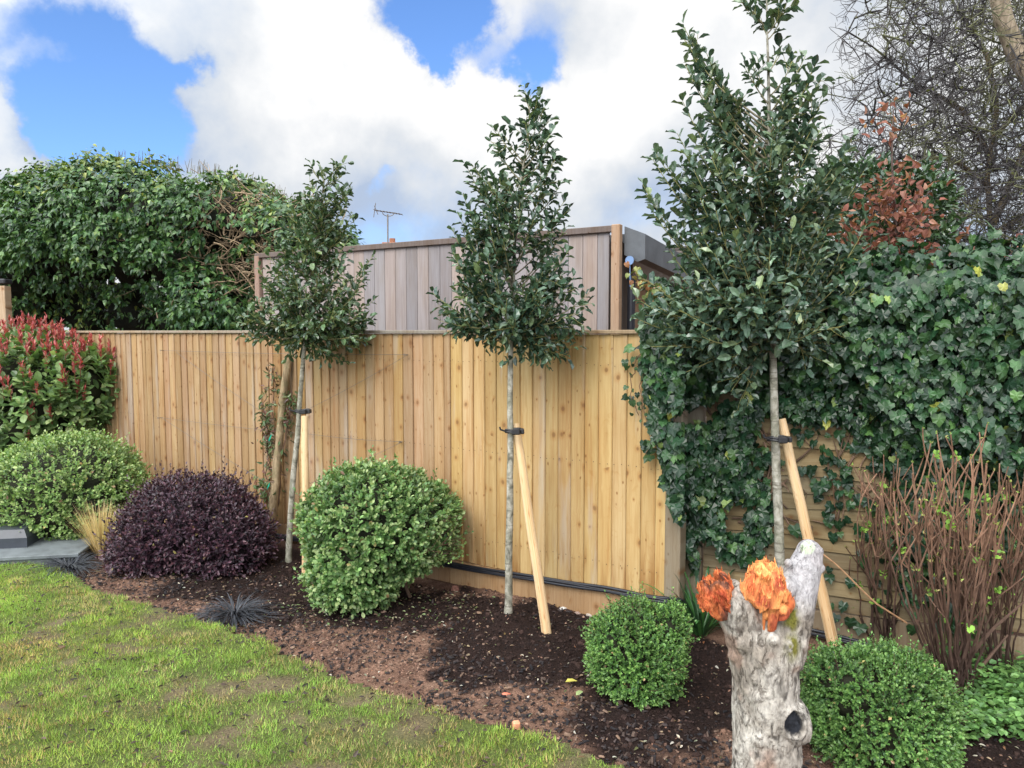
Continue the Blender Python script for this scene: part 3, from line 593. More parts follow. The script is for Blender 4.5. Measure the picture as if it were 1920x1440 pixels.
# far house with the chimney and aerial
cc = P(729, 452, 17.); hs2 = thing('house', 'far house whose brown chimney top just shows over the garden room', 'house', (cc[0], cc[1], 0))
a = MA(); a.box((cc[0], cc[1]+1, 1.2), (6, 4, 2.4), (1, 0, 0)); a.build('wall', M['render'], hs2)
a = MA(); zz = cc[2]-.35; a.poly([(cc[0]-3.2, cc[1]-1.2, 2.35), (cc[0]+3.2, cc[1]-1.2, 2.35), (cc[0]+3.2, cc[1]+1, zz), (cc[0]-3.2, cc[1]+1, zz), (cc[0]-3.2, cc[1]+3.2, 2.35), (cc[0]+3.2, cc[1]+3.2, 2.35)], [(0, 1, 2, 3), (3, 2, 5, 4), (0, 3, 4), (1, 5, 2)]); rf = a.build('roof', M['tile'], hs2)
a = MA(); a.box((cc[0], cc[1]+.5, cc[2]-.45), (.34, .34, .84), (1, 0, 0), bev=.01); a.box((cc[0], cc[1]+.5, cc[2]-.03), (.42, .42, .08), (1, 0, 0), bev=.01); a.tube([(cc[0], cc[1]+.5, cc[2]), (cc[0], cc[1]+.5, cc[2]+.12)], .07, 10); a.build('chimney', M['brick'], rf)
ae = thing('tv_aerial', 'thin metal television aerial standing on the far chimney against the sky', 'aerial', (cc[0]-.04, cc[1]+.3, cc[2]))
ab = P(727, 452, cc[1]+.3); at_ = P(727, 402, cc[1]+.3); a = MA(); a.tube([ab-np.array((0, 0, .3)), at_], .017, 6); a.build('mast', M['wire'], ae)
a = MA(); b0 = P(702, 394, cc[1]+.1); b1 = P(754, 402, cc[1]+.6); a.tube([b0, b1], .012, 6); th = np.linspace(PI, 2*PI, 8); a.tube([lerp(b0, b1, .5)+np.array((math.cos(x_)*.14, 0, math.sin(x_)*.09-.0)) for x_ in th], .009, 5)
for f in np.linspace(.05, .95, 9): q = lerp(b0, b1, f); a.tube([q-np.array((.03, .14, 0)), q+np.array((.03, .14, 0))], .006, 4)
q = b0; a.tube([q+np.array((-.02, 0, -.16)), q+np.array((.03, 0, .16))], .008, 4); a.tube([q+np.array((.08, 0, -.1)), q+np.array((.0, 0, .1))], .008, 4); a.build('boom', M['wire'], ae)

# post at the far left, paving step and the dark lid
p0 = P(4, 530, 8.9); a = MA(); pg = thing('timber_post', 'pale square timber post with black cap at far left edge', 'post', (p0[0], p0[1], 0))
a.box((p0[0]-.02, p0[1], p0[2]/2-.02), (.17, .12, p0[2]-.04), (1, 0, 0), (.42, .32, .22), bev=.006); psh = a.build('post_shaft', M['cap'], pg)
a = MA(); a.box((p0[0]-.02, p0[1], p0[2]+.012), (.2, .15, .06), (1, 0, 0), bev=.012); a.build('cap', M['rubber'], psh)
zq = .10; c0 = G(147, 1038, zq); bq = G(48, 1004, zq); f0 = G(-10, 1046, zq); u_ = nrm(c0-f0); v_ = np.array((-u_[1], u_[0], 0))
a = MA(); w1, w2 = 2.6, .62; cc0 = c0-u_*w1/2+v_*w2/2; a.box((cc0[0], cc0[1], zq-.014), (w1, w2, .028), u_, bev=.004); 
ps = thing('paving_step', 'low grey stone slab step at the left edge of the lawn', 'step', (c0[0], c0[1], 0)); a.build('slab', M['slate'], ps)
a = MA(); a.box((cc0[0], cc0[1], .02), (w1-.03, w2-.03, .12), u_, (.75, .75, .72), bev=.002); a.build('riser', M['slate'], ps)
L0 = G(50, 1027, zq); a = MA(); lc = L0-u_*.5+v_*.21
q = np.array([(-.5, -.2), (.5, -.2), (.5, .2), (-.5, .2)]); V = [lc+u_*x_+v_*y_+np.array((0, 0, z_)) for (k_, z_) in ((1, .0), (1, .075), (.86, .135), (.80, .138)) for (x_, y_) in [(s1_*.5*(1 if k_ == 1 else 1-(1-k_)*.4), s2_*.2*k_) for s1_, s2_ in ((-1, -1), (1, -1), (1, 1), (-1, 1))]]
F = [(12, 13, 14, 15), (3, 2, 1, 0)]
for j in range(3):
    for k in range(4): F.append((j*4+k, j*4+(k+1) % 4, (j+1)*4+(k+1) % 4, (j+1)*4+k))
a.poly(V, F); tag(a.build('metal_lid', M['metal']), 'dark grey metal lid with sloping sides lying on the stone step', 'lid')

# ------------------------------------------------------------------ foliage builders
def bez(p0, p1, p2, n):
    f = np.linspace(0, 1, n)[:, None]; return (1-f)**2*p0+2*f*(1-f)*p1+f*f*p2
def shoots(ma, base, ax, length, nl, tm, size, palf, wid=1., spread=.8, up=.4, m=0, droop=0.):
    """leaves set spirally along short shoots, all at once"""
    ns = len(base); ax = nrm(ax); t1 = nrm(np.cross(ax, rdir(ns))); t2 = np.cross(ax, t1)
    f = np.tile(np.linspace(.05, 1, nl), ns); idx = np.repeat(np.arange(ns), nl); ph = np.tile(np.arange(nl)*2.4, ns)+np.repeat(rng.uniform(0, 6, ns), nl)+rng.normal(size=ns*nl)*.3
    ln = np.broadcast_to(length, (ns,))[idx]; rad = t1[idx]*np.cos(ph)[:, None]+t2[idx]*np.sin(ph)[:, None]
    pos = base[idx]+ax[idx]*(f*ln)[:, None]+rng.normal(size=(ns*nl, 3))*ln[:, None]*.04
    sp = (spread*(1.25-.75*f))[:, None]; d = nrm(ax[idx]*(1-sp*.35)+rad*sp+np.array((0, 0, -droop))+rng.normal(size=(ns*nl, 3))*.18)
    nr = nrm(ax[idx]-rad*.3+np.array((0, 0, up))+rng.normal(size=(ns*nl, 3))*.3)
    sz = size*rng.uniform(.65, 1.15, ns*nl)*(1-.25*(f > .93)); ma.leaves(tm, pos, d, nr, sz, palf(ns*nl, f, idx, pos), wid=wid, m=m)
def lobes_surface(lobes, n, zmin=.02, lump=.06, lumpsc=5., seed=0, zlow=-.6):
    """points on the outside of a union of ellipsoids"""
    L = np.array([list(c_)+list(r_) for c_, r_ in lobes]); ar = (L[:, 3]*L[:, 5]+L[:, 3]*L[:, 4]+L[:, 4]*L[:, 5]); k = rng.choice(len(L), n, p=ar/ar.sum())
    d = rdir(n); c_ = L[k, :3]; r_ = L[k, 3:]; pos = c_+d*r_; nr = nrm(d/r_)
    g_ = (fbm(pos, lumpsc, 3, seed)-.5)*2*lump; pos = pos+nr*g_[:, None]; ok = (pos[:, 2] > zmin)
    for j in range(len(L)):
        e = (((pos-L[j, :3])/(L[j, 3:]*.97))**2).sum(1); ok &= (k == j) | (e > 1)
    return pos[ok], nr[ok]
def shade_core(ma, lobes, s_=.84, col=(.03, .028, .016), m=1, zmin=0.):  # dark solid lobes standing in for the shade inside foliage
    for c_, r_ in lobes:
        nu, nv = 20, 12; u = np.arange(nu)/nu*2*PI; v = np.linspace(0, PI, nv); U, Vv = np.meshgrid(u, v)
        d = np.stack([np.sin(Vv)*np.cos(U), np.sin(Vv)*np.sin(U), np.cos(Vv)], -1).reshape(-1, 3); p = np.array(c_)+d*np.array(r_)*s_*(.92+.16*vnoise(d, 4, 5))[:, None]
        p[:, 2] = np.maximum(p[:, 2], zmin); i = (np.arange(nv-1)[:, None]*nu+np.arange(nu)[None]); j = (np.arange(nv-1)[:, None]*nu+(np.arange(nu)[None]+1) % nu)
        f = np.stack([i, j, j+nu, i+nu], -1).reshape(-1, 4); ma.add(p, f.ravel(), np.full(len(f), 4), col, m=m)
def bush(name, label, cat, lobes, n, tm, size, cols, wts, matk, slen=.04, nl=9, lump=.05, lumpsc=6, wid=1., tipcol=None, zmin=.02, coreS=.76, spread=.8, up=.4, seed=0, group=None, twig=(.09, .06, .04), tipw=.25, shadecol=(.02, .022, .012), depth=.08):
    base = np.array(lobes[0][0]); root = thing(name, label, cat, (base[0], base[1], 0), group)
    pos, nr = lobes_surface(lobes, n, zmin, lump, lumpsc, seed); ns = len(pos)
    dp = rng.random(ns)**2*depth; ax = nrm(nr+rdir(ns)*.45+np.array((0, 0, .35))); pos = pos-nr*dp[:, None]
    def pf(n_, f, idx, ps):
        c_ = pal(n_, cols, wts); 
        if tipcol is not None: tt = (f > 1-tipw)[:, None]*rng.random((n_, 1)); c_ = lerp(c_, np.array(tipcol), tt*.8)
        return c_
    a = MA(); shoots(a, pos-ax*slen*.7, ax, slen*rng.uniform(.7, 1.5, ns), nl, tm, size, pf, wid, spread, up)
    b_ = MA(); shade_core(b_, lobes, coreS, shadecol, 0, .0); rs = []  # dark fill painted as inner shade, shares the mesh with real stems
    k = rng.choice(ns, min(ns, 700)); A = pos[k]-nr[k]*.12; b_.frusta(A, pos[k]-ax[k]*.01, .0022, .001, 4, twig)
    k = rng.choice(ns, 90); sb = pos[k]; sax = nrm(nr[k]+np.array((0, 0, .9))+rdir(90)*.4); sl_ = slen*rng.uniform(1.2, 2.6, 90); st_ = a; b_.frusta(sb-sax*.03, sb+sax*sl_[:, None], .0016, .001, 4, twig)
    shoots(st_, sb, sax, sl_, nl, tm, size*.9, lambda n_, f, i_, p_: pal(n_, cols, wts)*1.25, wid, spread, up); k = rng.choice(ns, 160); st_.leaves(tm, pos[k]+nr[k]*.01, rdir(160), nr[k], size*rng.uniform(.7, 1.1, 160), pal(160, [(.30, .20, .09), (.35, .30, .10), (.16, .09, .05)]), wid=wid); a.build('foliage', M[matk], root)
    g0 = np.array((base[0], base[1], -.02))
    for q in range(9):
        e = g0+np.array((rng.uniform(-.3, .3), rng.uniform(-.3, .3), 1.))*np.array((lobes[0][1][0], lobes[0][1][1], base[2]))
        b_.tube(bez(g0+rng.normal(size=3)*.02*np.array((1, 1, 0)), (g0+e)/2+rng.normal(size=3)*.03, e, 6), np.linspace(.012, .006, 6), 6, twig)
    b_.build('stems', M['twig'], root); return root, pos, nr  # stems and twigs, plus the added dark fill for inner shade
def L_(x, y, Y, rx, ry, rz): return (P(x, y, Y), (rx, ry, rz))

# clipped box balls
BOXP = [(.065, .15, .035), (.095, .20, .05), (.15, .28, .07), (.035, .085, .028)]
bush('box_ball', 'small clipped box ball on soil between the middle stake and the white stump', 'shrub', [L_(1194, 1235, 3.5, .232, .235, .235), L_(1150, 1195, 3.48, .13, .14, .13), L_(1250, 1180, 3.5, .11, .12, .13), L_(1195, 1175, 3.5, .14, .15, .12)], 4700, DIA, .0165, BOXP, [3, 3, 1.5, 2], 'box', .038, 10, .034, 12, tipcol=(.22, .36, .09), seed=1, group='clipped box balls', wid=1.15, depth=.05, coreS=.70)
bush('box_ball', 'larger clipped box ball at bottom right, right beside the white stump', 'shrub', [L_(1646, 1358, 2.98, .290, .29, .31), L_(1590, 1290, 2.95, .16, .16, .15), L_(1700, 1300, 2.98, .17, .17, .17)], 6600, DIA, .017, BOXP, [3, 3, 1.5, 2], 'box', .042, 10, .045, 7, tipcol=(.19, .31, .09), seed=2, group='clipped box balls', wid=1.15, depth=.06, coreS=.72)
# variegated domes
DOME = bush('clipped_dome_shrub', 'large rounded pale green shrub in the middle, hollow on its lower right side', 'shrub',
  [L_(700, 985, 4.75, .46, .42, .40), L_(664, 1062, 4.62, .295, .33, .30), L_(785, 972, 4.85, .26, .3, .26), L_(815, 985, 4.9, .16, .22, .24)], 5200, OVB, .034,
  [(.085, .17, .05), (.13, .23, .07), (.055, .12, .038), (.20, .29, .115)], [3, 3, 2, 1.3], 'shrub', .055, 8, .035, 9, tipcol=(.34, .40, .18), seed=3, group='clipped dome shrubs', zmin=.03, tipw=.18)
a = MA(); lf = MA()
for i in range(190):
    p0 = P(rng.uniform(745, 800), rng.uniform(1010, 1060), 4.75+rng.normal()*.08); e = P(rng.uniform(770, 866), rng.uniform(960, 1050), 4.75+rng.normal()*.16); a.tube(bez(p0, lerp(p0, e, .5)+rng.normal(size=3)*.03, e, 6), np.linspace(.0035, .0012, 6), 4, np.array((.13, .085, .055))*rng.uniform(.5, 1.3))
    if rng.random() < .5: lf.leaves(OVB, e+rng.normal(size=(6, 3))*.02, rdir(6), nrm(rdir(6)+np.array((0, -.4, .6))), rng.uniform(.015, .03, 6), pal(6, [(.10, .18, .05), (.17, .25, .08)]))
for i in range(9):
    g0 = G(735+rng.normal()*14, 1120); e = P(rng.uniform(690, 810), 985, 4.75+rng.normal()*.1); a.tube(bez(g0, lerp(g0, e, .5)+rng.normal(size=3)*.02, e, 7), np.linspace(.012, .006, 7), 6, (.10, .065, .045))
a.build('bare_twigs', M['twig'], DOME[0]); lf.build('loose_leaves', M['shrub'], DOME[0])
bush('clipped_dome_shrub', 'rounded pale green shrub under the red-tipped shrub on the left', 'shrub',
  [L_(128, 905, 6.25, .60, .55, .42), L_(105, 950, 6.15, .58, .5, .42), L_(180, 955, 6.15, .36, .42, .36)], 6800, OVB, .03,
  [(.12, .21, .055), (.17, .27, .075), (.08, .15, .045), (.25, .34, .12)], [3, 3, 2, 1.3], 'shrub', .055, 7, .03, 9, tipcol=(.40, .47, .2), seed=4, group='clipped dome shrubs', tipw=.2)
bush('purple_shrub', 'dark purple leaved mound shrub between the two pale green domes', 'shrub',
  [L_(357, 985, 5.5, .48, .45, .37), L_(297, 1020, 5.4, .32, .38, .30), L_(425, 1015, 5.4, .33, .36, .31)], 6000, OVB, .032,
  [(.030, .014, .024), (.048, .022, .036), (.018, .010, .017), (.075, .032, .048)], [3, 3, 2, 1], 'purple', .075, 8, .05, 8, tipcol=(.115, .05, .06), seed=5, wid=.8, shadecol=(.012, .008, .01), twig=(.06, .035, .035))

# photinia
root = thing('photinia', 'broad shrub with upright red shoots above green leaves, far left', 'shrub', G(60, 960)*np.array((1, 1, 0))+np.array((0, 1.0, 0)))
lobs = [L_(100, 740, 7.5, .60, .55, .48), L_(-20, 760, 7.6, .62, .55, .60), L_(30, 700, 7.5, .62, .5, .38), L_(150, 720, 7.4, .34, .35, .33), L_(20, 820, 7.4, .7, .5, .5)]
pos, nr = lobes_surface(lobs, 2100, .3, .07, 5, 8); ns = len(pos); ax = nrm(nr*.7+np.array((0, 0, .7))+rdir(ns)*.3); a = MA()
shoots(a, pos-ax*.1, ax, .15*rng.uniform(.8, 1.3, ns), 9, OVB, .105, lambda n_, f, i_, p_: pal(n_, [(.13, .22, .075), (.19, .28, .10), (.08, .15, .05), (.28, .34, .15)], [3, 2, 2, 1]), .88, .95, .7)
a.build('foliage', M['photinia'], root)
k = rng.random(ns) < np.clip(.30+(pos[:, 2]-1.2)*1.5, .14, .97); k &= (nr[:, 1] < .45); rp = pos[k]+ax[k]*.05; a = MA(); rax = nrm(ax[k]*.35+np.array((0, 0, 1.))+rdir(k.sum())*.13)
shoots(a, rp, rax, .12*rng.uniform(.6, 1.4, k.sum()), 15, NAR, .062, lambda n_, f, i_, p_: pal(n_, [(.34, .06, .06), (.42, .11, .10), (.25, .045, .05), (.28, .12, .08)], [3, 2, 2, .7]), 1.1, .38, .1)
a.frusta(rp-rax*.05, rp+rax*.1, .004, .002, 4, (.2, .05, .04)); a.build('red_shoots', M['photinia'], root)
a = MA(); shade_core(a, lobs, .68, (.018, .020, .010), 0, .1)  # near-black fill stands for shade within the shrub, stems follow
g0 = np.array(root.location)
for q in range(14): e = lobs[q % 5][0]+rng.normal(size=3)*.15; a.tube(bez(g0+rng.normal(size=3)*.05*np.array((1, 1, 0)), (g0+e)/2+rng.normal(size=3)*.08, e, 8), np.linspace(.02, .008, 8), 6, (.10, .07, .05))
a.build('stems', M['twig'], root)

# big ivy-clad hedge beyond the fence on the left
def hY(x): return 10.4-(x/560)*1.2
def HL(x, y, r, ry=None, dy=0.): y = y+(26 if y < 400 else 16 if y < 440 else 0)+(10 if x < 60 or x > 330 else 0); Y = hY(x)+dy; k_ = Y/FPX; return (P(x, y, Y), (r*k_*1.05, (ry or .75), r*k_))
lobs = [HL(-60, 450, 105), HL(20, 420, 85), HL(110, 378, 85), HL(195, 368, 82), HL(265, 372, 82), HL(345, 378, 78), HL(425, 384, 80), HL(500, 414, 66), HL(560, 446, 66), HL(610, 480, 60),
        HL(40, 500, 80, .7, .1), HL(140, 468, 85, .8), HL(245, 470, 88, .85), HL(330, 500, 70, .8), HL(395, 560, 62, .8, -.05), HL(440, 575, 50, .6, -.1), HL(350, 585, 40, .5, 0), HL(450, 470, 60, .35, .5), HL(530, 500, 70, .5, .4),
        HL(60, 575, 70, .5, .7), HL(150, 575, 75, .5, .75), HL(240, 575, 75, .5, .7), HL(320, 590, 60, .4, .5), HL(-60, 570, 110, .7, .4), HL(420, 610, 60, .5, .3)]
hg = thing('ivy_hedge', 'tall ivy-covered hedge with domed top rising behind the left fence', 'hedge', P(280, 622, 10.2)*np.array((1, 1, 0)))
pos, nr = lobes_surface(lobs, 36000, 1.2, .24, 1.9, 14); k = (nr[:, 1] < .5); pos = pos[k]; nr = nr[k]
scr = lambda p_: (960+p_[:, 0]/p_[:, 1]*FPX, HOR-(p_[:, 2]-H)/p_[:, 1]*FPX)
sx_, sy_ = scr(pos); bare = np.exp(-(((sx_-425)/75)**2+((sy_-420)/80)**2)**1.5); bare = np.maximum(bare, np.exp(-(((sx_-470)/45)**2+((sy_-505)/60)**2)))
bare = np.maximum(bare, .6*np.exp(-(((sx_-220)/40)**2+((sy_-440)/30)**2)))
k = rng.random(len(pos)) > bare*.82; k &= rng.random(len(pos)) < np.clip((fbm(pos, 2.4, 3, 44)-.30)*6, .30, 1); pos = pos[k]; nr = nr[k]; sx_ = sx_[k]; sy_ = sy_[k]; hol = np.clip((sy_-470)/50, 0, 1)*np.clip((345-sx_)/30, 0, 1)*.72; k = rng.random(len(pos)) > hol; pos = pos[k]; nr = nr[k]; hol = hol[k]; pos[:, 1] += hol*.25; ns = len(pos)
pos = pos-nr*(rng.random(ns)**2*.22)[:, None]; ax = nrm(nr*.8+rdir(ns)*.6+np.array((0, 0, -.15)))
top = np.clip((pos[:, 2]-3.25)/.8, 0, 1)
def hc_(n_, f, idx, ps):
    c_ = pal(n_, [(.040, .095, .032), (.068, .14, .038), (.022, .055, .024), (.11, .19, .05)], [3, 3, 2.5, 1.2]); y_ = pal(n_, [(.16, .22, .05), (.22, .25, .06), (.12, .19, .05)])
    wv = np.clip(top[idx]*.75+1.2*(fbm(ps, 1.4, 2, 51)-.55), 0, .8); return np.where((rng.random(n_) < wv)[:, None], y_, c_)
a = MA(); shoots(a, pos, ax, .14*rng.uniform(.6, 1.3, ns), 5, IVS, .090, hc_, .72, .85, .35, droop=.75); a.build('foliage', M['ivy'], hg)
a = MA(); shade_core(a, [(c_-np.array((0, -.25, 0)), (r_[0]*.9, r_[1]*.75, r_[2]*.84)) for c_, r_ in lobs]+[(P(430, 440, 10.3), (.75, .4, .75)), (P(450, 520, 10.2), (.5, .3, .5))], .84, (.012, .013, .008), 0, 1.0); a.build('interior_shade', M['twig'], hg)  # added dark fill: shade inside the hedge, closes gaps behind the bare spot
a = MA(); n = 520; cx_ = rng.normal(440, 62, n); cy_ = rng.normal(450, 72, n)
for i in range(n):
    if cy_[i] < 345+abs(cx_[i]-420)*.25: continue
    p0 = P(cx_[i], cy_[i], hY(cx_[i])-.35+rng.uniform(-.3, .35)); d = rng.normal(size=3)*np.array((.2, .12, .16)); m_ = p0+d*.5+rng.normal(size=3)*.06; cc_ = np.array((.30, .22, .14))*rng.uniform(.45, 1.15)
    a.tube(bez(p0, m_, p0+d, 6), np.linspace(rng.uniform(.005, .012), .003, 6), 4, cc_)
for i in range(170):
    x_ = rng.uniform(60, 560); ty = np.interp(x_, [0, 120, 240, 330, 430, 520, 580], [362, 312, 300, 314, 332, 366, 400])+6; p0 = P(x_, ty, hY(x_)); a.tube([p0, p0+np.array((rng.normal()*.03, 0, rng.uniform(.08, .2)))], [.004, .002], 4, (.12, .10, .05))
a.build('bare_twigs', M['twig'], hg)
a = MA()
for x_, y_ in ((90, 622), (200, 622), (300, 622), (420, 622)):
    b0 = P(x_, y_, 11.1); b0[2] = 0; a.tube(bez(b0, b0+np.array((rng.normal()*.2, 0, 1.4)), b0+np.array((rng.normal()*.3, -.3, 2.8)), 9), np.linspace(.09, .04, 9), 8, (.10, .075, .05), rough=.2)
a.build('trunk', M['rough'], hg)

# ------------------------------------------------------------------ staked holly trees
def holly(label, trunk, Y, poly, tips, n_in, leaf, r0, cols, wts, group, nl_sp=.020, seed=0, dscale=.85, twcol=(.20, .20, .07), yd=None, crown0=None):
    root = thing('holly_tree', label, 'tree', P(trunk[0][0], trunk[0][1], Y)*np.array((1, 1, 0)), group)
    tp = np.array([P(x_, y_, Y+(yd*(i/len(trunk)) if yd else 0)) for i, (x_, y_) in enumerate(trunk)]); tp[0, 2] = min(tp[0, 2], -.02)
    f = np.linspace(0, len(tp)-1, 60); i0 = np.clip(f.astype(int), 0, len(tp)-2); tt = (f-i0)[:, None]
    # smooth trunk
    sm = tp[i0]*(1-tt)+tp[i0+1]*tt
    for _ in range(3): sm[1:-1] = (sm[:-2]+2*sm[1:-1]+sm[2:])/4
    sm += (fbm(sm, 5, 2, seed)[:, None]-.5)*np.array((.012, .012, 0))
    rad = r0*(1-(sm[:, 2]/sm[-1, 2]).clip(0, 1)**1.4*.88); rad[:3] *= (1.35, 1.18, 1.06)
    a = MA(); a.tube(sm, rad, 14, (1, 1, 1), rough=.10, seed=seed); a.build('trunk', M['trunk'], root, smooth=True)
    pz = np.array(poly, float); x0, x1, y0, y1 = pz[:, 0].min(), pz[:, 0].max(), pz[:, 1].min(), pz[:, 1].max()
    T = []
    for (x_, y_) in tips: T.append((x_, y_, rng.uniform(-.08, .08), True))
    while len(T) < n_in+len(tips):
        x_, y_ = rng.uniform(x0, x1), rng.uniform(y0, y1)
        if not inpoly(np.array([x_]), np.array([y_]), poly)[0]: continue
        # half width of the crown at this height gives its depth
        xs_ = np.arange(x0, x1, 6); ins = inpoly(xs_, np.full(len(xs_), y_), poly); wv = xs_[ins]; mid = (wv.min()+wv.max())/2; hw = (wv.max()-wv.min())/2+4
        q = math.sqrt(max(0, 1-((x_-mid)/hw)**2)); T.append((x_, y_, rng.choice([-1, 1], p=[.6, .4])*hw*q*dscale*Y/FPX*rng.uniform(.25, 1), False))
    a = MA(); lf = MA(); B = []; AX = []; LN = []; LP = []; LD = []; LNn = []; LF = []
    czb = crown0 if crown0 is not None else P(0, 640, Y)[2]
    def leafy(path, start):
        seg = np.linalg.norm(np.diff(path, axis=0), axis=1); tot = seg.sum(); n_ = max(3, int(tot*(1-start)/nl_sp)); ff = np.linspace(start, 1, n_)
        cum = np.concatenate([[0], np.cumsum(seg)])/tot; pp = np.stack([np.interp(ff, cum, path[:, k_]) for k_ in range(3)], -1); tg = nrm(np.gradient(pp, axis=0))
        ph = np.arange(n_)*2.3+rng.uniform(0, 6); e1 = nrm(np.cross(tg, rdir(1))); e2 = np.cross(tg, e1); rd = e1*np.cos(ph)[:, None]+e2*np.sin(ph)[:, None]
        LP.append(pp+rd*.004); LD.append(nrm(tg*(.55+.5*ff[:, None]**3)+rd*.85+rng.normal(size=(n_, 3))*.2)); LNn.append(nrm(np.array((0, 0, .9))-rd*.15+tg*.45+rng.normal(size=(n_, 3))*.45)); LF.append(ff)
    for (x_, y_, dy, edge) in T:
        tip = P(x_, y_, Y+dy+(yd*.7 if yd else 0)); hr = np.linalg.norm(tip[:2]-np.array([np.interp(tip[2], sm[:, 2], sm[:, 0]), np.interp(tip[2], sm[:, 2], sm[:, 1])]))
        za = min(max(tip[2]-hr*rng.uniform(.7, 1.3)-.04, czb+rng.uniform(0, .12)), sm[-1, 2]-.05); A0 = np.array([np.interp(za, sm[:, 2], sm[:, 0]), np.interp(za, sm[:, 2], sm[:, 1]), za])
        mid = lerp(A0, tip, .5)+np.array((0, 0, -.12*hr))+(tip-A0)*np.array((.12, .12, 0))+rng.normal(size=3)*.015; path = bez(A0, mid, tip, 9)
        rb = .0035+.006*min(hr, .7); cb = lerp(np.array((.16, .14, .10)), np.array(twcol), np.linspace(0, 1, 9)[:, None]); a.tube(path, np.linspace(rb, .0016, 9), 5, cb)
        ln = np.linalg.norm(tip-A0); leafy(path, max(.25, 1-.34/max(ln, .1)))
        for k_ in range(rng.integers(2, 4) if ln > .15 else 1):
            f_ = rng.uniform(.4, .85); s0_ = path[int(f_*8)]; dr = nrm(nrm(tip-A0)+rng.normal(size=3)*.55+np.array((0, 0, .15))); tl = rng.uniform(.07, .15)
            e_ = s0_+dr*tl; pth = bez(s0_, s0_+dr*tl*.5+rng.normal(size=3)*.01, e_, 5); a.tube(pth, np.linspace(.002, .0012, 5), 4, twcol); leafy(pth, .2)
    leafy(sm[-9:], .1)
    a.build('branches', M['twig'], root)
    LP = np.concatenate(LP); LD = np.concatenate(LD); LNn = np.concatenate(LNn); n = len(LP)
    lf.leaves(HOL, LP, LD, LNn, leaf*rng.uniform(.6, 1.12, n), pal(n, cols, wts), wid=rng.uniform(.8, 1.15, n)); lf.build('crown', M['holly'], root)
    print('holly leaves', n); return root, sm
HC = [(.042, .082, .050), (.070, .122, .068), (.024, .052, .036), (.13, .18, .08)]
HC3 = [(.060, .108, .070), (.095, .150, .092), (.034, .066, .046), (.16, .21, .10)]
TRG = 'young staked holly trees in the bed'
T1 = holly('leftmost staked young holly tree, smallest, its thin trunk leaning right', [(540, 1068), (543, 1000), (551, 880), (561, 770), (570, 660), (586, 560), (592, 450), (600, 385), (612, 325)], 5.42,
  [(580, 330), (640, 330), (655, 360), (625, 410), (650, 450), (650, 510), (695, 500), (700, 560), (685, 640), (630, 655), (590, 650), (520, 645), (458, 620), (478, 560), (495, 500), (530, 450), (565, 400)],
  [(580, 312), (606, 330), (628, 310), (648, 320), (655, 355), (640, 385), (650, 380), (658, 405), (700, 478), (688, 500), (704, 560), (700, 600), (690, 640), (665, 650), (640, 680), (620, 660), (545, 665), (520, 650), (470, 628), (450, 630), (448, 590), (470, 555), (485, 500), (512, 440), (535, 400), (560, 370), (640, 440), (655, 470), (600, 660), (575, 660), (545, 400), (560, 430), (530, 460), (575, 380), (630, 420), (622, 450), (645, 500), (540, 500), (515, 510), (590, 410), (610, 400), (568, 460), (600, 470), (625, 480), (550, 480), (660, 440), (505, 480), (585, 350)], 125, .063, .024,
  [(.05, .092, .045), (.07, .12, .05), (.035, .065, .036), (.13, .17, .06)], [3, 3, 2, 1], TRG, seed=1, nl_sp=.021)
T2 = holly('middle staked young holly tree, upright, against the golden fence', [(952, 1172), (954, 1080), (956, 950), (957, 850), (957, 740), (959, 640), (962, 540), (966, 440), (975, 350), (988, 270), (994, 200)], 4.38,
  [(985, 200), (1012, 215), (1030, 250), (1030, 330), (1045, 400), (1050, 480), (1085, 555), (1080, 610), (1045, 665), (990, 660), (935, 645), (860, 625), (825, 590), (840, 520), (850, 440), (880, 380), (890, 320), (925, 310), (935, 260), (970, 240)],
  [(982, 182), (995, 178), (1018, 205), (1040, 238), (1030, 225), (932, 243), (945, 250), (872, 305), (890, 312), (1030, 285), (1040, 300), (868, 365), (880, 400), (1050, 345), (1060, 375), (1058, 400), (858, 400), (848, 430), (1062, 425), (1066, 470), (850, 480), (810, 548), (822, 560), (835, 590), (1105, 548), (1095, 580), (1085, 605), (1055, 665), (1035, 660), (1010, 668), (860, 625), (845, 610), (1055, 500), (938, 640), (960, 650), (900, 630), (880, 625), (985, 665), (1075, 625), (850, 540), (1075, 520)], 105, .066, .0235, HC, [3, 3, 2, .9], TRG, seed=2, nl_sp=.019)
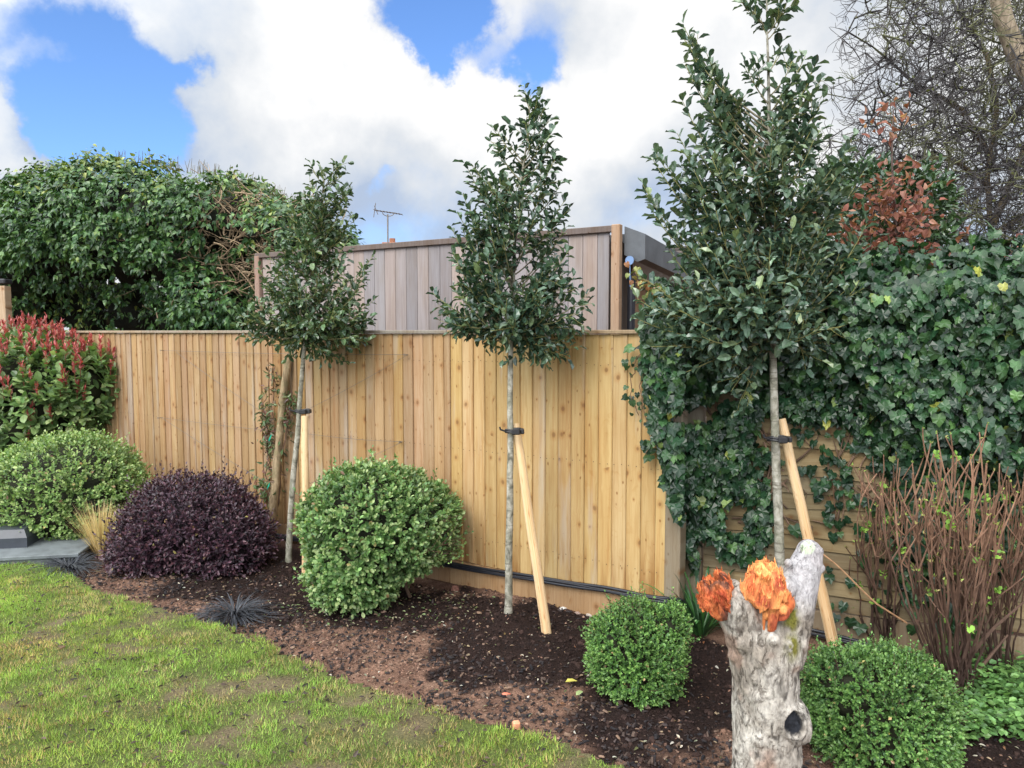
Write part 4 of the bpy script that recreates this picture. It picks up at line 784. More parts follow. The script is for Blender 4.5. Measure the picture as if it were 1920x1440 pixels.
T3 = holly('rightmost staked holly tree, tallest and fullest, rising above the ivy', [(1466, 1235), (1464, 1120), (1461, 1000), (1455, 880), (1452, 760), (1448, 650), (1446, 540), (1444, 420), (1443, 300), (1442, 180), (1439, 90), (1437, 20), (1437, -12)], 3.92,
  [(1425, 270), (1405, 230), (1440, 170), (1520, 150), (1530, 220), (1580, 270), (1600, 330), (1575, 400), (1585, 500), (1610, 590), (1560, 640), (1440, 640), (1400, 690), (1330, 690), (1250, 650), (1215, 590), (1220, 530), (1260, 480), (1265, 400), (1290, 350), (1270, 300), (1310, 240), (1330, 180), (1360, 200)],
  [(1275, 60), (1290, 75), (1300, 110), (1285, 120), (1325, 100), (1340, 135), (1300, 150), (1280, 45), (1330, 165), (1350, 180), (1400, 2), (1412, 20), (1475, 5), (1465, 25), (1440, 0), (1425, 45), (1398, 130), (1410, 115), (1465, 100), (1485, 115), (1530, 120), (1510, 105), (1540, 150), (1545, 185), (1280, 190), (1270, 250), (1225, 300), (1235, 285), (1210, 365), (1205, 345), (1225, 400), (1230, 290), (1250, 460), (1205, 520), (1195, 560), (1200, 600), (1220, 650), (1280, 700), (1600, 255), (1590, 270), (1620, 320), (1625, 420), (1600, 460), (1620, 540), (1640, 600), (1600, 640), (1560, 665), (1385, 770), (1370, 735), (1350, 700), (1520, 675), (1440, 660), (1400, 740)], 235, .071, .027, HC3, [3, 3, 2, .8], TRG, seed=3, nl_sp=.021, dscale=.75)

def stake(label, b_px, Yb, t_px, Yt, r, group='peeled timber tree stakes'):
    p0 = P(*b_px, Yb); p1 = P(*t_px, Yt); p0[2] = min(p0[2], .0); f = np.linspace(0, 1, 12)[:, None]; pth = p0*(1-f)+p1*f+rng.normal(size=(12, 3))*.0015; a = MA(); a.tube(pth, np.full(12, r)*np.linspace(1.06, .9, 12), 16, (.60, .45, .27), rough=.05, seed=int(b_px[0]))
    tag(a.build('tree_stake', M['stake'], smooth=False), label, 'stake', group)
stake('upright pale stake behind the leftmost holly trunk, partly hidden by the green dome', (574, 1100), 5.1, (571, 780), 5.22, .028)
stake('slanting pale stake leaning on the middle holly tree', (1027, 1204), 4.17, (967, 795), 4.42, .0275)
stake('slanting pale stake of the rightmost holly tree, passing behind the white stump', (1572, 1210), 3.8, (1464, 785), 3.98, .0285)
# dark stub at the top of the middle stake and mud flecks belong to its own tie
def tie(label, x, y, Y, w_, group='black rubber tree ties'):
    c0 = P(x, y, Y); root = thing('tree_tie', label, 'tie', c0, group); a = MA(); th = np.linspace(0, 2*PI, 20)
    k_ = Y/FPX; rx = w_/2*k_; 
    for dz in (-.006, .006):
        pp = np.array([c0+np.array((math.cos(q)*rx, math.sin(q)*.042, dz+.004*math.sin(q*2))) for q in th]); a.tube(pp, .0075, 6)
    stp = a.build('strap', M['rubber'], root); a = MA(); a.box(c0+np.array((.012, -.045, 0)), (.05, .022, .034), (1, .1, 0), bev=.006); a.build('buckle', M['rubber'], stp); a = MA(); a.box(c0+np.array((rx+.005, -.01, .0)), (.022, .05, .03), (1, 0, .1), bev=.005); a.build('spacer_block', M['rubber'], root); a = MA()
    a.tube([c0+np.array((-rx, -.02, .0)), c0+np.array((-rx-.03, -.03, .012)), c0+np.array((-rx-.035, -.03, .028))], .006, 6); a.build('loose_end', M['rubber'], stp)
tie('black rubber tie round the leftmost holly trunk', 567, 771, 5.28, 25); tie('black rubber tie holding the middle holly to its stake', 963, 808, 4.34, 30); tie('black rubber tie holding the rightmost holly to its stake', 1458, 823, 3.87, 36)

# weathered post in front of the fence with a climber
pp = [onf(505, 1022, .16), onf(517, 900, .12), onf(528, 780, .09), onf(540, 672, .07)]; pp[0][2] = min(pp[0][2], 0); a = MA(); f = np.linspace(0, 3, 18)
pth = np.array([[np.interp(q, range(4), [p_[k_] for p_ in pp]) for k_ in range(3)] for q in f]); pth[:, :2] += (rng.normal(size=(18, 2))*.002); a.tube(pth, np.linspace(.036, .030, 18), 12, (1.15, 1.1, 1), rough=.28, seed=4)
tag(a.build('rustic_post', M['rough'], smooth=True), 'weathered bark-covered post leaning against the fence left of the leftmost holly', 'post')
cr = thing('climber', 'sparse climber with green and reddish leaves on the leaning rustic post', 'climbing plant', pp[0]*np.array((1, 1, 0))); a = MA(); lf = MA()
for i, q in enumerate([[(512, 1010), (500, 900), (505, 800), (520, 700)], [(512, 1010), (520, 880), (490, 770)], [(515, 1000), (498, 930), (488, 905)], [(520, 960), (535, 820), (545, 760), (548, 740)], [(505, 880), (500, 830), (495, 760), (508, 690)]]):
    pts = np.array([onf(*z_, .08+.03*random.random()) for z_ in q]); f = np.linspace(0, len(q)-1, 26); pth = np.array([[np.interp(z_, range(len(q)), pts[:, k_]) for k_ in range(3)] for z_ in f])+rng.normal(size=(26, 3))*.008
    a.tube(pth, np.linspace(.006, .002, 26), 5, (.12, .07, .05)); k = rng.integers(6, 26, 120); c_ = pal(120, [(.07, .12, .05), (.13, .17, .07), (.16, .07, .05), (.10, .05, .045)], [3, 2, 1.5, 1.5])
    lf.leaves(OV, pth[k]+rng.normal(size=(120, 3))*.028, nrm(rng.normal(size=(120, 3))+np.array((0, 0, -.5))), nrm(rng.normal(size=(120, 3))*.6+FN+np.array((0, 0, .5))), rng.uniform(.03, .06, 120), c_, wid=.8)
a.build('stems', M['twig'], cr); lf.build('foliage', M['shrub'], cr)
for q in ((507, 822), (504, 912)): a = MA(); c0 = onf(*q, .12); a.tube([c0+np.array((-.012, 0, -.02)), c0+np.array((0, -.01, 0)), c0+np.array((.008, 0, .03))], .005, 5, (.0, .42, .27)); a.build('plant_tie', M['twig'], cr)

# ------------------------------------------------------------------ branching growth for the bare tree
def grow(start_paths, targets, step=.10, jit=.03, maxd=9.):
    N = []; par = []; 
    for pth in start_paths:
        prev = -1
        for p_ in pth: N.append(p_); par.append(prev); prev = len(N)-1
    cap = len(N)+len(targets)*40; arr = np.zeros((cap, 3)); arr[:len(N)] = N; cnt = len(N); par = par+[0]*(cap-len(par))
    st = np.array(targets); d0 = np.min(np.linalg.norm(st[:, None]-arr[None, :cnt], axis=2), 1); st = st[np.argsort(d0)]
    for t_ in st:
        dd = np.linalg.norm(arr[:cnt]-t_, axis=1); i = int(np.argmin(dd)); d = dd[i]
        if d < step*.5 or d > maxd: continue
        pdir = nrm(arr[i]-arr[par[i]]) if par[i] >= 0 else np.array((0, 0, 1.)); ctrl = arr[i]+pdir*d*.35+rng.normal(size=3)*jit*2; n_ = max(1, int(d/step)); b_ = bez(arr[i], ctrl, t_, n_+1)[1:]
        b_[:-1] += rng.normal(size=(len(b_)-1, 3))*jit*.5; prev = i
        for q in b_:
            if cnt >= cap: break
            arr[cnt] = q; par[cnt] = prev; prev = cnt; cnt += 1
    par = np.array(par[:cnt]); w_ = np.zeros(cnt); child = np.bincount(par[par >= 0], minlength=cnt)
    w_[child == 0] = 1
    for i in range(cnt-1, 0, -1):
        if par[i] >= 0: w_[par[i]] += w_[i]
    return arr[:cnt], par, w_
BT = [(1560, 480), (1520, 330), (1540, 180), (1560, 60), (1620, -40), (2150, -60), (2150, 560), (1700, 520)]
def tgt(n, poly, Y0, Y1):
    o = []; pz = np.array(poly)
    while len(o) < n:
        x_, y_ = rng.uniform(pz[:, 0].min(), pz[:, 0].max()), rng.uniform(pz[:, 1].min(), pz[:, 1].max())
        if inpoly(np.array([x_]), np.array([y_]), poly)[0] and rng.random() < np.clip((x_-1500)/260., .07, 1)*(1 if y_ > 250 else np.clip((x_-1560)/160., .12, 1)): o.append(P(x_, y_, rng.uniform(Y0, Y1)))
    return o
bt = thing('bare_tree', 'leafless tree with a dense tangle of mossy twigs at upper right', 'tree', P(1870, 622, 7.)*np.array((1, 1, 0)))
def lp(q): return np.array([P(*z_) for z_ in q])
def dens_path(q, n): q = lp(q); f = np.linspace(0, len(q)-1, n); return np.array([[np.interp(z_, range(len(q)), q[:, k_]) for k_ in range(3)] for z_ in f])
b0 = P(1870, 622, 7.); b0[2] = 0
sp = [np.concatenate([[b0], dens_path([(1868, 700, 7.), (1862, 480, 7.), (1850, 330, 7.), (1870, 200, 6.9), (1850, 100, 6.9), (1790, 10, 6.9), (1760, -60, 6.9)], 30)]),
      dens_path([(1862, 420, 7.), (1900, 330, 7.1), (1960, 180, 7.2), (1990, 20, 7.2)], 12), dens_path([(1855, 350, 7.), (1790, 300, 6.8), (1700, 290, 6.6), (1620, 330, 6.5)], 12),
      dens_path([(1862, 300, 7.), (1800, 200, 6.8), (1720, 160, 6.7), (1640, 90, 6.6), (1590, 60, 6.5)], 14), dens_path([(1868, 470, 7.), (1780, 430, 6.8), (1690, 330, 6.6), (1620, 190, 6.5), (1545, 175, 6.4)], 16),
      dens_path([(1870, 250, 7.), (1960, 160, 6.9), (2050, 60, 6.8)], 8), dens_path([(1862, 440, 7.), (1960, 380, 6.8), (2060, 330, 6.8)], 8)]
arr, par, w_ = grow(sp, tgt(5200, BT, 5.7, 8.1), .085, .035)
ok = par >= 0; A = arr[par[ok]]; B = arr[ok]; ra = .0034+.0013*w_[par[ok]]**.52; rb = .0030+.0013*w_[ok]**.52; thick = w_[ok] > 90
kk = rng.choice(len(A), 15000); q0 = B[kk]; dr = nrm(nrm(B[kk]-A[kk])+rdir(15000)*.9); l_ = rng.uniform(.04, .09, (15000, 1)); q1 = q0+dr*l_; q2 = q1+nrm(dr+rdir(15000)*.55+np.array((0, 0, .15)))*l_; q3 = q2+nrm(dr+rdir(15000)*.7+np.array((0, 0, .3)))*l_*.8
A = np.concatenate([A, q0, q1, q2]); B = np.concatenate([B, q1, q2, q3]); z1 = np.full(15000, .0026); z2 = np.full(15000, .0021); z3 = np.full(15000, .0015)
ra = np.concatenate([ra, z1, z2, z2]); rb = np.concatenate([rb, z2, z2, z3]); thick = np.concatenate([thick, np.zeros(45000, bool)])
cb = np.where((fbm(B, 3, 3, 77) > .60)[:, None], np.array([[.10, .105, .055]]), np.array([[.060, .056, .056]]))*rng.uniform(.6, 1.3, (len(A), 1))
a = MA(); a.frusta(A[~thick], B[~thick], ra[~thick], rb[~thick], 4, cb[~thick]); a.build('twigs', M['twig'], bt)
a = MA(); a.frusta(A[thick], B[thick], np.maximum(ra[thick], .02), np.maximum(rb[thick], .02), 8, (.55, .55, .5))
a.tube(dens_path([(1862, -60, 6.0), (1880, 30, 6.0), (1905, 100, 6.0), (1960, 190, 6.0), (2060, 420, 6.0)], 24), np.linspace(.06, .085, 24), 12, (1.1, 1.15, 1.25), rough=.15)
a.build('trunk', M['rough'], bt, smooth=True)
print('bare nodes', len(arr))
# moss and small leaves on it
k = rng.choice(np.nonzero(w_ > 3)[0], 3500); a = MA(); a.leaves(DIA, arr[k]+rng.normal(size=(3500, 3))*.02, rdir(3500), rdir(3500), rng.uniform(.018, .035, 3500), pal(3500, [(.12, .13, .04), (.07, .08, .035)]), wid=1.2); a.build('moss', M['beech'], bt)

# background evergreen shrub and copper beech
eg = thing('evergreen_shrub', 'dark green laurel-like shrub between the tallest holly and the coppery beech', 'shrub', P(1610, 622, 5.3)*np.array((1, 1, 0)))
lobs = [L_(1590, 430, 5.3, .3, .3, .42), L_(1680, 440, 5.4, .33, .3, .45), L_(1560, 520, 5.2, .35, .3, .45), L_(1720, 400, 5.5, .15, .2, .2), L_(1600, 370, 5.3, .16, .2, .2)]
pos, nr = lobes_surface(lobs, 700, 1.2, .12, 4, 23); ns = len(pos); a = MA(); ax = nrm(nr+np.array((0, 0, .6))+rdir(ns)*.4)
shoots(a, pos-ax*.08, ax, .14*rng.uniform(.6, 1.4, ns), 8, HOL, .085, lambda n_, f, i_, p_: pal(n_, [(.045, .09, .04), (.07, .13, .05), (.03, .06, .035)]), .85, .8, .5); a.build('foliage', M['holly'], eg)
a = MA(); k = rng.choice(ns, 160); g0 = np.array(eg.location)+np.array((0, 0, 1.2))
for i in k: a.tube(bez(g0, lerp(g0, pos[i], .5)+np.array((0, 0, .1)), pos[i], 6), np.linspace(.010, .002, 6), 4, (.09, .075, .05))
a.build('stems', M['twig'], eg)
be = thing('beech_sapling', 'young beech holding dry coppery brown leaves behind the ivy', 'tree', P(1690, 622, 5.)*np.array((1, 1, 0)))
pth = dens_path([(1690, 700, 4.95), (1685, 500, 4.9), (1678, 400, 4.88), (1672, 300, 4.86), (1675, 205, 4.85)], 24); pth = np.concatenate([[np.array(be.location)], pth]); a = MA(); a.tube(pth, np.linspace(.014, .003, 25), 8, (.10, .07, .06)); lf = MA()
tips = [(1675, 205), (1662, 240), (1695, 215), (1650, 222), (1690, 300), (1720, 305), (1655, 330), (1705, 330), (1730, 345), (1635, 365), (1640, 345), (1700, 380), (1740, 400), (1720, 420), (1650, 400), (1615, 410), (1600, 430), (1575, 460), (1560, 475), (1735, 440), (1690, 450), (1660, 460), (1630, 450), (1700, 420), (1610, 470), (1550, 385), (1640, 430), (1690, 400), (1670, 370), (1745, 470), (1770, 460), (1905, 465), (1800, 455), (1655, 480), (1540, 480), (1590, 490), (1580, 440)]
LPp = []; LDd = []
for (x_, y_) in tips+[(x_+rng.normal()*14, y_+rng.normal()*12) for (x_, y_) in tips[8:]*2]:
    tip = P(x_, y_, 4.85+rng.uniform(-.25, .2)); za = tip[2]-abs(tip[0]-pth[-1, 0])*.8-.05; i = int(np.argmin(abs(pth[:, 2]-za))); b_ = bez(pth[i], lerp(pth[i], tip, .5)+rng.normal(size=3)*.02, tip, 7); a.tube(b_, np.linspace(.0035, .0012, 7), 4, (.10, .06, .05)); k = rng.integers(3, 7, 9)
    LPp.append(b_[k]+rng.normal(size=(9, 3))*.05); LDd.append(nrm((tip-pth[i])[None]+rng.normal(size=(9, 3))*.25))
LPp = np.concatenate(LPp); LDd = np.concatenate(LDd); n = len(LPp); lf.leaves(ov(.6, .16, .3, .5), LPp, LDd, nrm(rdir(n)+np.array((0, -.4, .3))), rng.uniform(.035, .068, n), pal(n, [(.20, .075, .055), (.28, .125, .09), (.13, .045, .035), (.36, .20, .15)], [3, 2, 2, 1]))
a.build('trunk', M['twig'], be); lf.build('crown', M['beech'], be)

# ------------------------------------------------------------------ ivy over the right fence
iv = thing('ivy', 'glossy dark green ivy with yellowing leaves smothering the right fence', 'climbing plant', RA+RD*1.5)
def IL(x, y, Y, rx, ry, rz): return (P(x, y, Y), (rx, ry, rz))
lobs = [IL(1245, 640, 4.42, .14, .2, .26), IL(1300, 640, 4.36, .24, .28, .30), IL(1380, 630, 4.3, .28, .3, .28), IL(1480, 610, 4.22, .32, .32, .35), IL(1580, 590, 4.15, .34, .34, .36), IL(1680, 580, 4.1, .34, .34, .36), IL(1780, 590, 4.02, .34, .34, .38), IL(1880, 590, 3.96, .34, .34, .40), IL(1980, 600, 3.9, .34, .34, .4), IL(2080, 620, 3.85, .34, .34, .4),
        IL(1700, 680, 3.97, .26, .24, .26), IL(1800, 700, 3.88, .28, .25, .32), IL(1900, 720, 3.78, .28, .26, .34), IL(2000, 760, 3.7, .3, .26, .4), IL(1590, 660, 4.08, .24, .2, .2), IL(1840, 800, 3.84, .28, .2, .22), IL(1920, 830, 3.78, .26, .2, .26), IL(1740, 770, 3.93, .2, .16, .16), IL(1245, 545, 4.5, .12, .12, .12)]
pos, nr = lobes_surface(lobs, 7200, .8, .10, 4, 33); k = (nr[:, 1] < .45); pos = pos[k]; nr = nr[k]
YEL = [(.17, .23, .05), (.27, .28, .055), (.13, .19, .05)]
def ivc(n_): 
    c_ = pal(n_, [(.014, .042, .018), (.026, .066, .023), (.009, .026, .013), (.055, .115, .032)], [3, 3, 2.5, 1]); y_ = pal(n_, YEL); return np.where((rng.random(n_) < .022)[:, None], y_, c_)
a = MA()
def ivyleaves(pos, nr, size, droop=1., m=1):
    n = len(pos); d = nrm(nr*.35+np.array((0, 0, -droop))+rng.normal(size=(n, 3))*.45); nn = nrm(nr*.9+np.array((0, -.15, .55))+rng.normal(size=(n, 3))*.32)
    a.leaves(IVY, pos, d, nn, size*1.05, ivc(n), wid=rng.uniform(.85, 1.15, n), vcol=IVYC)
for rep in range(3):
    n = len(pos); nzv = fbm(pos, 2.5, 3, 35); ivyleaves(pos-nr*(rng.random(n)**1.5*.16)[:, None]+rng.normal(size=(n, 3))*.02, nr, rng.uniform(.022, .078, n)*(.75+.5*nzv))
# ivy clinging to the boards, by area: polygon in photo, leaves per area, offset
AREAS = [([(1205, 560), (1330, 600), (1430, 700), (1420, 800), (1400, 860), (1360, 960), (1340, 1060), (1300, 1060), (1268, 960), (1248, 880), (1225, 800), (1205, 680)], 1900, .17),
         ([(1268, 950), (1340, 920), (1345, 1075), (1300, 1070)], 240, .12), ([(1400, 700), (1560, 700), (1600, 760), (1560, 800), (1450, 770), (1400, 790)], 300, .12),
         ([(1400, 830), (1440, 830), (1450, 1000), (1400, 1040), (1340, 1060), (1360, 950)], 210, .08), ([(1560, 730), (1680, 700), (1930, 850), (1930, 1080), (1800, 1060), (1700, 1020), (1690, 900), (1640, 850), (1600, 800)], 1700, .12),
         ([(1480, 780), (1640, 780), (1660, 1000), (1560, 1000)], 75, .05), ([(1640, 850), (1760, 900), (1800, 1180), (1700, 1150), (1660, 1000)], 260, .08), ([(1450, 830), (1900, 1100), (1920, 1200), (1700, 1200), (1500, 1150)], 60, .05), ([(1380, 1000), (1440, 980), (1420, 1060), (1340, 1080)], 60, .06), ([(1160, 640), (1215, 650), (1230, 900), (1212, 860)], 12, .05)]
AREAS += [([(1262, 660), (1312, 660), (1312, 945), (1282, 950)], 260, -2), ([(1560, 540), (1700, 520), (1935, 520), (1935, 880), (1780, 860), (1640, 760)], 1500, -2), ([(1235, 660), (1335, 660), (1335, 955), (1275, 965), (1250, 930), (1240, 850)], 620, -1), ([(1205, 640), (1290, 620), (1290, 800), (1235, 800)], 380, -1)]
stm = MA()
for poly, n_, off in AREAS:
    pz = np.array(poly, float); c_ = 0
    P_ = []
    while len(P_) < n_:
        x_, y_ = rng.uniform(pz[:, 0].min(), pz[:, 0].max()), rng.uniform(pz[:, 1].min(), pz[:, 1].max())
        if inpoly(np.array([x_]), np.array([y_]), poly)[0] and vnoise(np.array([x_/60., y_/60., 0.]), 1., 3) > .22:
            o_ = (.03+rng.random()*off) if off > 0 else (rng.uniform(.10, .2) if off > -2 else rng.uniform(.16, .34)); P_.append(onr(x_, y_, o_) if x_ > 1275 else onf(x_, y_, o_+.03))
    P_ = np.array(P_); ivyleaves(P_, np.repeat([RN], n_, 0)+rng.normal(size=(n_, 3))*.25, rng.uniform(.035, .075, n_), 1.1)
# trailing sprays at the left edge
for q in [[(1205, 640), (1190, 690), (1182, 740), (1195, 780)], [(1215, 660), (1200, 720), (1212, 790), (1232, 820)], [(1225, 700), (1240, 760), (1215, 850)], [(1185, 505), (1205, 520), (1235, 545), (1215, 560)], [(1190, 530), (1225, 530), (1250, 560)], [(1200, 560), (1215, 600), (1205, 640)]]:
    pts = np.array([onf(*z_, .10) for z_ in q]); f = np.linspace(0, len(q)-1, 16); pth = np.array([[np.interp(z_, range(len(q)), pts[:, k_]) for k_ in range(3)] for z_ in f])+rng.normal(size=(16, 3))*.006
    stm.tube(pth, .003, 5, (.16, .10, .06)); yl = q[0][1] < 560
    n_ = 26 if yl else 12; k = rng.integers(0, 16, n_); cc_ = pal(n_, [(.22, .24, .06), (.12, .16, .05), (.3, .14, .07)] if yl else [(.04, .08, .04), (.06, .12, .05)]); a.leaves(IVY, pth[k]+rng.normal(size=(n_, 3))*.02, nrm(rng.normal(size=(n_, 3))*.5+np.array((0, 0, -.8))), nrm(rng.normal(size=(n_, 3))*.4+FN), rng.uniform(.022, .05, n_), cc_)
a.build('foliage', M['ivy'], iv)
a2 = MA(); shade_core(a2, [(c_-np.array((0, -.08, 0)), r_) for c_, r_ in lobs], .66, (.018, .020, .012), 0, .9); a2.build('interior_shade', M['twig'], iv)  # added dark fill in place of the shade behind the ivy leaves
for i in range(150):
    x_ = rng.uniform(1330, 1900); y_ = rng.uniform(700, 1000); p0 = (onr if x_ > 1290 else onf)(x_, y_, .045); d = np.array(RD)*rng.normal()*.12+np.array((0, 0, rng.uniform(-.3, .3))); cc_ = np.array((.17, .11, .075))*rng.uniform(.5, 1.3)
    stm.tube(bez(p0, p0+d*.5+RD*rng.normal()*.05, p0+d, 7), np.linspace(rng.uniform(.003, .009), .002, 7), 5, cc_)
for i in range(26):
    x_ = rng.uniform(1232, 1262); p0 = onf(x_, rng.uniform(690, 760), .07); stm.tube(bez(p0, p0+np.array((rng.normal()*.02, 0, -.15)), p0+np.array((rng.normal()*.03+.03, 0, -rng.uniform(.25, .4))), 7), .0028, 4, (.26, .19, .14))
stm.build('stems', M['twig'], iv)

# ------------------------------------------------------------------ pruned shrub, lower right
hy = thing('pruned_shrub', 'hard-pruned bare brown shrub with fresh green buds at lower right', 'shrub', G(1790, 1300)); a = MA(); lf = MA()
roots = [(G(1790, 1305), 40), (G(1650, 1215), 26), (G(1880, 1275), 22)]; tipsH = []
for (g0, n_) in roots:
    x_c = 960+g0[0]/g0[1]*FPX
    for i in range(n_):
        xt = np.clip(rng.normal(x_c-15, 105 if n_ > 40 else 62), 1548, 1960); yt = rng.uniform(840, 990)+(abs(xt-1740)*.12); e = P(xt, yt, g0[1]+rng.uniform(-.22, .15)); g_ = g0+np.array((rng.normal()*.035, rng.normal()*.03, -.02))
        mid = lerp(g_, e, rng.uniform(.35, .55))+np.array(((e[0]-g_[0])*.35, rng.normal()*.03, -.05)); pth = bez(g_, mid, e, 12); pth[1:-1] += rng.normal(size=(10, 3))*.006
        r_ = rng.uniform(.004, .0080); cs = lerp(np.array((.040, .024, .019)), np.array((.24, .135, .085)), (np.linspace(0, 1, 12)**2.2)[:, None])*rng.uniform(.75, 1.15); a.tube(pth, np.linspace(r_, .0028, 12), 6, cs, rough=.15, seed=i); tipsH.append(pth)
        for j in range(rng.integers(3, 8)):
            k = rng.integers(5, 11); s0_ = pth[k]; dr = nrm(nrm(pth[-1]-pth[-4])+rng.normal(size=3)*np.array((.42, .3, .25))); ll = rng.uniform(.06, .28); q = bez(s0_, s0_+dr*ll*.5+rng.normal(size=3)*.012, s0_+dr*ll+np.array((0, 0, .03)), 6)
            a.tube(q, np.linspace(.0042, .0027, 6), 5, cs[k]*rng.uniform(.9, 1.4)); tipsH.append(np.concatenate([pth[:6], q]))
            if rng.random() < .7: lf.leaves(OV, np.repeat([q[-1]], 3, 0), nrm(rng.normal(size=(3, 3))+np.array((0, 0, 1.2))), rdir(3), rng.uniform(.010, .02, 3), pal(3, [(.22, .34, .07), (.34, .3, .12)]))
for i in range(48):
    pth = tipsH[rng.integers(len(tipsH))]; q = pth[rng.integers(4, 12)]; n_ = 8; lf.leaves(OVW, np.repeat([q], n_, 0)+rng.normal(size=(n_, 3))*.008, nrm(rdir(n_)+np.array((0, -.3, .5))), nrm(rdir(n_)*.5+np.array((0, -.4, .9))), rng.uniform(.014, .032, n_), pal(n_, [(.17, .32, .05), (.24, .40, .07), (.13, .24, .05)]))
for q in [[(1700, 1168), (1640, 1130), (1570, 1060), (1505, 1010)], [(1790, 1290), (1810, 1240), (1860, 1180), (1930, 1120)], [(1780, 1290), (1840, 1250), (1890, 1190)], [(1800, 1310), (1850, 1300), (1880, 1290)]]:
    a.tube(dens_path([(x_, y_, 3.5) for x_, y_ in q], 14), np.linspace(.016 if q[0][0] > 1750 else .005, .004, 14), 6, (.09, .055, .04) if q[0][0] > 1750 else (.3, .17, .09))
a.build('stems', M['twig'], hy); lf.build('buds', M['grass'], hy)

# low green ground cover, lower right
gc = MA(); n = 2600; x_ = rng.uniform(1720, 2100, n); y_ = rng.uniform(1225, 1400, n); p = np.array([G(a_, b_) for a_, b_ in zip(x_, y_)]); nn_ = fbm(p, 6, 3, 66); k = (nn_ > .42) & (x_ > 1785-(y_ < 1270)*20) & (((p-RA)@RN) > .03); p = p[k]; n = len(p); p[:, 2] = .02+rng.random(n)*.11*np.clip((nn_[k]-.35)*5, .2, 1)
for rep in range(3):
    d = nrm(np.concatenate([rng.normal(size=(n, 2)), rng.normal(size=(n, 1))*.25], 1)); gc.leaves(OVW, p+rng.normal(size=(n, 3))*np.array((.02, .02, .01)), d, nrm(np.array((0, 0, 1.))+rng.normal(size=(n, 3))*.35), rng.uniform(.02, .042, n), pal(n, [(.10, .21, .06), (.15, .28, .08), (.07, .15, .05)]))
tag(gc.build('ground_cover', M['shrub']), 'low fresh green leafy ground cover at the foot of the pruned shrub', 'ground cover', kind='stuff')

# ------------------------------------------------------------------ tufts
def tuft(name, label, cat, base, n, length, cols, matk, width, spreadr, rise, group=None, seg=7, droop=.9, lo=.5):
    root = thing(name, label, cat, base, group); a = MA(); TB = []
    f = np.linspace(0, 1, seg)
    for i in range(n):
        th = rng.uniform(0, 2*PI); out = np.array((math.cos(th), math.sin(th), 0)); L = length*rng.uniform(lo, 1.1); el = rng.uniform(*rise)
        pth = base+out*rng.uniform(0, spreadr)+out*(f*L*math.cos(el))[:, None]+np.array((0, 0, 1.))*((f*math.sin(el)-droop*f**2*.55)*L)[:, None]; pth[:, 2] = np.maximum(pth[:, 2], base[2]-.0+.004)
        s_ = np.cross(out, (0, 0, 1))*width*rng.uniform(.7, 1.2); wf = np.sin(np.clip(f*.9+.1, 0, 1)*PI)**.5; wf[-1] = .08
        V = np.concatenate([pth-s_*wf[:, None], pth+s_*wf[:, None], pth-np.array((0, 0, 1.))*width*.35*wf[:, None]]); F = []
        for k in range(seg-1): F += [(k, 2*seg+k, 2*seg+k+1, k+1), (2*seg+k, seg+k, seg+k+1, 2*seg+k+1)]
        a.poly(V, F, np.array(cols[rng.integers(len(cols))])*rng.uniform(.7, 1.25))
    a.build('blades', M[matk], root); return root
BG = [(.022, .026, .034), (.035, .040, .05), (.014, .017, .022)]
tuft('black_grass', 'black-bladed grass tuft on the bed between purple shrub and lawn edge', 'ornamental grass', G(440, 1158)+np.array((0, 0, .02)), 330, .27, BG, 'blackgrass', .0026, .09, (.15, .95), 'black grass tufts', droop=.95)
tuft('black_grass', 'black-bladed grass tuft beside the grey stone step', 'ornamental grass', G(128, 1072)+np.array((0, 0, .03)), 300, .28, BG, 'blackgrass', .0030, .10, (.1, .85), 'black grass tufts', droop=.95)
tuft('feather_grass', 'dry straw-coloured grass tuft between the left dome and purple shrub', 'ornamental grass', G(190, 1042), 480, .52, [(.55, .42, .22), (.45, .33, .17), (.62, .5, .3)], 'beech', .0017, .04, (1.05, 1.5), droop=.35)
tuft('strap_leaf_plant', 'dark green strap-leaved clump beside the fence post behind the stump', 'plant', G(1316, 1192)+np.array((.0, .02, 0)), 80, .66, [(.035, .11, .035), (.06, .17, .045), (.03, .07, .03)], 'strap', .010, .05, (.75, 1.4), droop=.75)

# ------------------------------------------------------------------ loose bits on the ground
def lump(name, label, cat, px, r, col, sq=(1, .8, .6), group=None, matk='stone', z=.0, seed=0):
    c0 = G(*px); c0[2] = soil_h(c0[None])[0]+z; nu, nv = 10, 7; u = np.arange(nu)/nu*2*PI; v = np.linspace(.01, PI-.01, nv); U, Vv = np.meshgrid(u, v); d = np.stack([np.sin(Vv)*np.cos(U), np.sin(Vv)*np.sin(U), np.cos(Vv)], -1).reshape(-1, 3)
    p_ = d*(.7+.6*vnoise(d+seed*3.3, 2.3, seed))[:, None]*np.array(sq)*r; i = (np.arange(nv-1)[:, None]*nu+np.arange(nu)[None]); j = (np.arange(nv-1)[:, None]*nu+(np.arange(nu)[None]+1) % nu)
    a = MA(); f = np.stack([i, i+nu, j+nu, j], -1).reshape(-1, 4); a.add(c0+p_, f.ravel(), np.full(len(f), 4), col); tag(a.build(name, M[matk]), label, cat, group)
lump('stone', 'white stone by the gravel board right of the middle stake', 'stone', (1056, 1140), .026, (.55, .52, .48), seed=1)
lump('stone', 'pale pinkish stone between the white stone and the small box ball', 'stone', (1083, 1146), .02, (.36, .27, .23), seed=2)
lump('stone', 'pale stone touching the small box ball by the gravel board', 'stone', (1106, 1149), .024, (.42, .37, .32), seed=3)
lump('stone', 'brown stone on dark soil right of the green dome', 'stone', (853, 1103), .032, (.16, .075, .055), (1, .8, .9), seed=4)
lump('stone', 'small stone just below the small box ball', 'stone', (1212, 1332), .02, (.27, .2, .15), seed=5)
